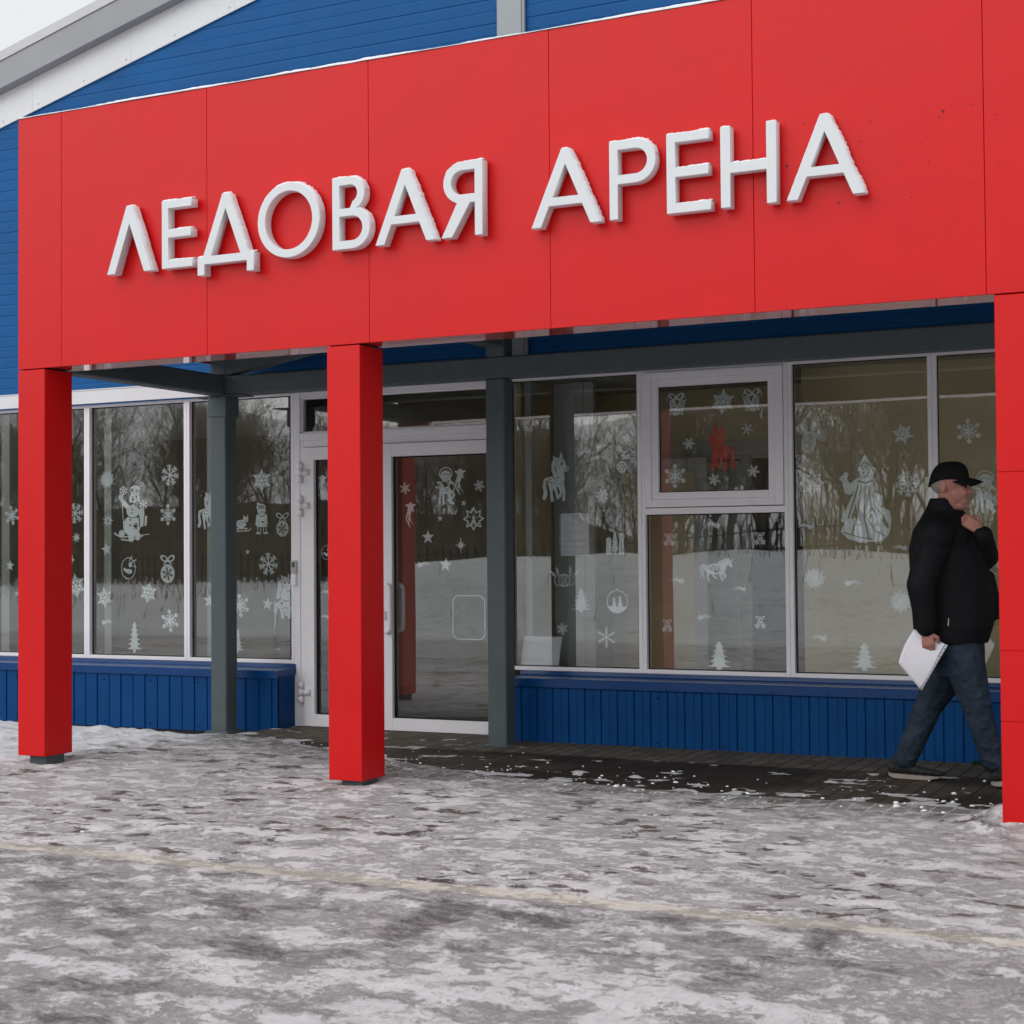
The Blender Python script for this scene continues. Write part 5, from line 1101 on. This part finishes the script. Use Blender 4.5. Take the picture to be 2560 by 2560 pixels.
# jacket: open, hanging loose
bm = bmesh.new()
def sec(py, xl, xr_, ry, cy=PYM):
    a, b_ = J(xl, py), J(xr_, py); return ((a.x+b_.x)/2, cy, (a.z+b_.z)/2, (b_.x-a.x)/2, ry)
loft(bm, [sec(1606, 2288, 2470, .215), sec(1560, 2284, 2484, .222), sec(1500, 2280, 2484, .222), sec(1430, 2276, 2474, .222), sec(1370, 2274, 2455, .228), sec(1325, 2284, 2440, .205), sec(1298, 2300, 2424, .150), sec(1276, 2312, 2408, .100)], 36)
limb(bm, (shR+Vector((0, .03, .0)), elR, wrR+Vector((.0, 0, .012))), (.105, .083, .060)); limb(bm, (shL, elL, wrL+Vector((.012, 0, -.028))), (.105, .080, .056))
limb(bm, (J(2352, 1330, PYM-.13), shR), (.10, .105)); limb(bm, (J(2385, 1325, PYM+.1), shL), (.10, .10))
# stand collar
for th in range(0, 360, 12):
    c_, s_ = math.cos(rad(th)), math.sin(rad(th)); zt = J(2340, 1248).z if c_ < .2 else J(2340, 1248).z-.085*min(1, (c_-.2)/.6)
    b_ = Vector((J(2357, 1280).x+.098*c_, PYM+.092*s_, J(2357, 1292).z-.01)); t_ = Vector((J(2361, 1255).x+.082*c_+.008, PYM+.080*s_, zt)); limb(bm, (b_, t_), (.017, .010))
# loose front flap blown forward, far side
for y_, px_ in ((PYM+.14, 2494), (PYM+.10, 2498), (PYM+.06, 2490)):
    limb(bm, (J(2474, 1440, y_), J(px_-6, 1500, y_), J(px_, 1545, y_)), (.03, .022, .014))
jk = solid('jacket', bm, JACK, body, .0085, 5)
bm = bmesh.new(); tube(bm, [J(2371, 1545, PYM-.232), J(2370, 1565, PYM-.232)], .004, 6); from_bm('zip_pull', bm, CHROME, jk)
# jeans
bm = bmesh.new()
loft(bm, [(J(2398, 1690).x, PYM, J(2398, 1690).z, .12, .165), (J(2394, 1650).x, PYM, J(2394, 1650).z, .150, .185), (J(2390, 1590).x, PYM, J(2390, 1590).z, .155, .19)])
aR = J(2482, 1905, PYM-.085); aL = J(2264, 1898, PYM+.07)
limb(bm, (hipR, kneR, aR), (.125, .082, .064)); limb(bm, (hipL, kneL, aL), (.125, .084, .066))
rj = random.Random(5)
for (A, B, r) in ((kneR, aR, .072), (kneL, aL, .074), (hipR, kneR, .10), (hipL, kneL, .10)):
    for q_ in range(9):
        t = rj.uniform(.25, 1.0); p = A.lerp(B, t); ang = rj.uniform(0, 6.28); ico(bm, p+Vector((math.cos(ang)*r*.62, math.sin(ang)*r*.62, 0)), .036, .036, .013, Matrix.Rotation(rj.uniform(-.5, .5), 4, 'Y'))
solid('jeans', bm, JEAN, body, .0075, 3)
# trainers
def shoe(heel, toe, y, pitch=0.0):
    D = (toe-heel); L_ = D.length; ux = D.normalized(); pz = Vector((0, 0, 1))
    P = lambda t, dy, h: heel+ux*(L_*t)+Vector((0, dy, 0))+pz*h
    bm = bmesh.new()
    for t, w, h in ((.10, .036, .070), (.22, .038, .072), (.36, .040, .060), (.50, .043, .047), (.64, .047, .040), (.78, .046, .034), (.90, .036, .026)): ico(bm, P(t, 0, h*.55+.024), L_*.13, w, h*.62)
    ico(bm, P(.17, 0, .095), .042, .040, .045); ico(bm, P(.36, 0, .085), .04, .03, .03, Matrix.Rotation(rad(30), 4, 'Y'))
    o1 = solid('shoe', bm, SHOE, body, .0055, 3)
    bm = bmesh.new(); n_ = 15
    lo, hi = [], []
    out = [(t, (.034+.014*math.sin(min(1, t*1.25)*math.pi*.75))*math.sqrt(max(0, 1-(2*t-1)**10)) if t not in (0, 1) else .008) for t in np.linspace(0, 1, n_)]
    ring = [(t, w) for t, w in out]+[(t, -w) for t, w in out[::-1]]
    lo = [bm.verts.new(P(t, w, .002+.018*max(0, t-.72)/.28+.010*max(0, .12-t)/.12)) for t, w in ring]; hi = [bm.verts.new(P(t, w*1.03, .022+.006*(1-t)+.012*max(0, t-.85))) for t, w in ring]
    for q_ in range(len(ring)): a_, b_ = q_, (q_+1) % len(ring); bm.faces.new((lo[a_], lo[b_], hi[b_], hi[a_]))
    bm.faces.new(lo[::-1]); bm.faces.new(hi); bmesh.ops.recalc_face_normals(bm, faces=bm.faces[:])
    from_bm('sole', bm, SOLE, o1)
yl = PYM+.07; g0 = atY(2222, 1945, yl); g0.z = 0.0; g1 = atY(2360, 1945, yl); g1.z = 0.0
shoe(Vector((g0.x, yl, .004)), Vector((g1.x, yl, .002)), yl)
yr = PYM-.085; g2 = atY(2478, 1955, yr)
shoe(Vector((g2.x, yr, .004)), Vector((g2.x+.295, yr, .045)), yr)
# sheet of paper in a punched sleeve, held in the right hand
A_, B_, C_, D_ = J(2285, 1573, PYM-.235), J(2371, 1613, PYM-.235), J(2302, 1728, PYM-.26), J(2248, 1657, PYM-.26)
bm = bmesh.new(); G_ = {}
N1, N2 = 10, 12
for i_ in range(N1+1):
    for j_ in range(N2+1):
        u, v = i_/N1, j_/N2; top_ = A_.lerp(B_, u); bot = D_.lerp(C_, u); p = top_.lerp(bot, v); p += Vector((-.010*math.sin(v*math.pi)*(1-u)-.0, -.028*math.sin(v*2.2+u)*.7+.02*u*v, 0))
        G_[i_, j_] = bm.verts.new(p)
for i_ in range(N1):
    for j_ in range(N2): bm.faces.new((G_[i_, j_], G_[i_+1, j_], G_[i_+1, j_+1], G_[i_, j_+1]))
pp = from_bm('paper_sheet', bm, PAPER, None, True); md = pp.modifiers.new('t', 'SOLIDIFY'); md.thickness = .0012
tag(pp, 'white sheet in a punched plastic sleeve held in the man\'s lowered hand', 'paper')
bm = bmesh.new(); L0, L1 = [], []
for j_ in range(N2+1):
    v = j_/N2; p = B_.lerp(C_, v)+Vector((0, -.028*math.sin(v*2.2+1)*.7+.02*v-.003, 0)); q = A_.lerp(D_, v); dvec = (q-p).normalized()
    L0.append(p-dvec*-.012); L1.append(p-dvec*-.018)
for j_ in range(N2): bm.faces.new([bm.verts.new(c_) for c_ in (L0[j_], L0[j_+1], L1[j_+1], L1[j_])])
for j_ in range(1, 12):
    v = j_/12; p = B_.lerp(C_, v)+Vector((0, -.028*math.sin(v*2.2+1)*.7+.02*v-.0045, 0)); dvec = (A_.lerp(D_, v)-p).normalized()
    bmesh.ops.create_circle(bm, cap_ends=True, segments=7, radius=.0032 if j_ % 3 else .0045, matrix=Matrix.Translation(p+dvec*.0055) @ Matrix.Rotation(rad(90), 4, 'X'))
from_bm('punched_strip', bm, INK, pp)
# ------------------------------------------------------------------ across the yard (seen mirrored in the glass): fence, bare trees
BARK = new_mat('bare_bark', (.15, .125, .095), .9, .1, noise=(4, .25))
TWIG = new_mat('bare_twigs', (.20, .165, .125), .9, .1, noise=(3, .25))
def tree_mesh(seed, height):
    rt_ = random.Random(seed); big, small = bmesh.new(), bmesh.new()
    def grow(p, d_, L_, r, depth):
        n_ = 4 if depth < 3 else 3; pts = [p]; rs = [r]; q = p.copy(); dd = d_.copy()
        for k_ in range(n_):
            dd = (dd+Vector((rt_.gauss(0, .11), rt_.gauss(0, .11), rt_.gauss(.05, .06)))).normalized(); q = q+dd*L_/n_; pts.append(q.copy()); rs.append(r*(1-.45*(k_+1)/n_))
        tube(big if depth < 2 else small, pts, [max(.006, a_) for a_ in rs], 6 if depth < 2 else 3, False)
        if depth >= 5: return
        for k_ in range(3 if depth else 5):
            t = rt_.uniform(.35, 1); i_ = min(n_, max(1, int(t*n_+.5))); ax = Vector((rt_.gauss(0, 1), rt_.gauss(0, 1), rt_.gauss(.25, .5))).normalized()
            nd = (dd*.75+ax*rt_.uniform(.45, .9)).normalized(); grow(pts[i_], nd, L_*rt_.uniform(.5, .78), rs[i_]*rt_.uniform(.45, .65), depth+1)
        grow(pts[-1], dd, L_*.72, rs[-1]*.9, depth+1)
    grow(Vector((0, 0, -.2)), Vector((rt_.gauss(0, .05), rt_.gauss(0, .05), 1)).normalized(), height*.30, height*.015, 0)
    a_ = bpy.data.meshes.new('trunk'); big.to_mesh(a_); big.free(); b_ = bpy.data.meshes.new('crown'); small.to_mesh(b_); small.free(); a_.materials.append(BARK); b_.materials.append(TWIG); return a_, b_
kinds = [tree_mesh(s_, h_) for s_, h_ in ((3, 9.5), (11, 11.5), (21, 8.0))]
rb = random.Random(8)
gz = lambda x: .2+.25+.85*float(sstep(-26, -12, np.array(x)))-.1
for k_ in range(100):
    x = -66+1.75*k_+rb.uniform(-.8, .8) if k_ < 44 else rb.uniform(-90, -50) if k_ < 66 else rb.uniform(-34, 4); y = rb.uniform(-50, -37) if k_ < 44 else rb.uniform(-66, -58) if k_ < 66 else rb.uniform(-62, -44); e = empty('bare_tree', (x, y, 3.0 if 44 <= k_ < 66 else gz(x)))
    for nm, me_ in zip(('trunk', 'crown'), kinds[k_ % 3]):
        o_ = bpy.data.objects.new(nm, me_); COL.objects.link(o_); o_.parent = e
    s_ = rb.uniform(.8, 1.25); e.scale = (s_, s_, s_); e.rotation_euler = (0, 0, rb.uniform(0, 6.28))
    tag(e, 'bare brown tree across the yard, mirrored in the window glass', 'tree', 'bare trees across the yard')
scrub = bmesh.new()
for k_ in range(3600):
    x = rb.uniform(-75, 20) if k_ < 2200 else rb.uniform(-75, -24); y = rb.uniform(-54, -42) if k_ < 2200 else rb.uniform(-41, -36); h_ = rb.uniform(1.4, 5.0) if k_ < 2200 else rb.uniform(1.2, 3.4); lx, ly = rb.gauss(0, .25), rb.gauss(0, .25)
    b0_ = gz(x); tube(scrub, [(x, y, b0_-.1), (x+lx*h_*.5, y+ly*h_*.5, b0_+h_*.55), (x+lx*h_, y+ly*h_, b0_+h_)], [.03, .02, .010], 3, False)
for k_ in range(1500):                           # dead weeds sticking out of the snow
    x = rb.uniform(-45, 6); y = rb.uniform(-34, -11) if k_ % 3 else rb.uniform(-19, -15); b0_ = float(H[int(np.argmin(abs(gy-y))), int(np.argmin(abs(gx-x)))]); h_ = rb.uniform(.08, .40)
    tube(scrub, [(x, y, b0_-.05), (x+rb.gauss(0, .06), y+rb.gauss(0, .06), b0_+h_)], [.010, .004], 3, False)
sc = from_bm('scrub', scrub, TWIG); tag(sc, 'brown scrub thicket behind the yard fence', 'scrub', None, 'stuff')
fn = empty('picket_fence', (-25, -35, 0)); tag(fn, 'dark picket fence along the far edge of the snowy yard', 'fence')
FM = new_mat('dark_fence_paint', (.035, .034, .033), .7, .2, noise=(3, .2))
bm = bmesh.new()
for x in np.arange(-75, 15, .30):
    box(bm, x, x+.06, -35.03, -34.99, gz(x)-.2, gz(x)+1.15+.06*rb.random())
pk_ = from_bm('picket_panel', bm, FM, fn)
for dz in (.35, .95):
    bm = bmesh.new(); tube(bm, [(x, -34.96, gz(x)+dz) for x in np.arange(-75, 16, 3.0)], .03, 6); from_bm('rail', bm, FM, fn)
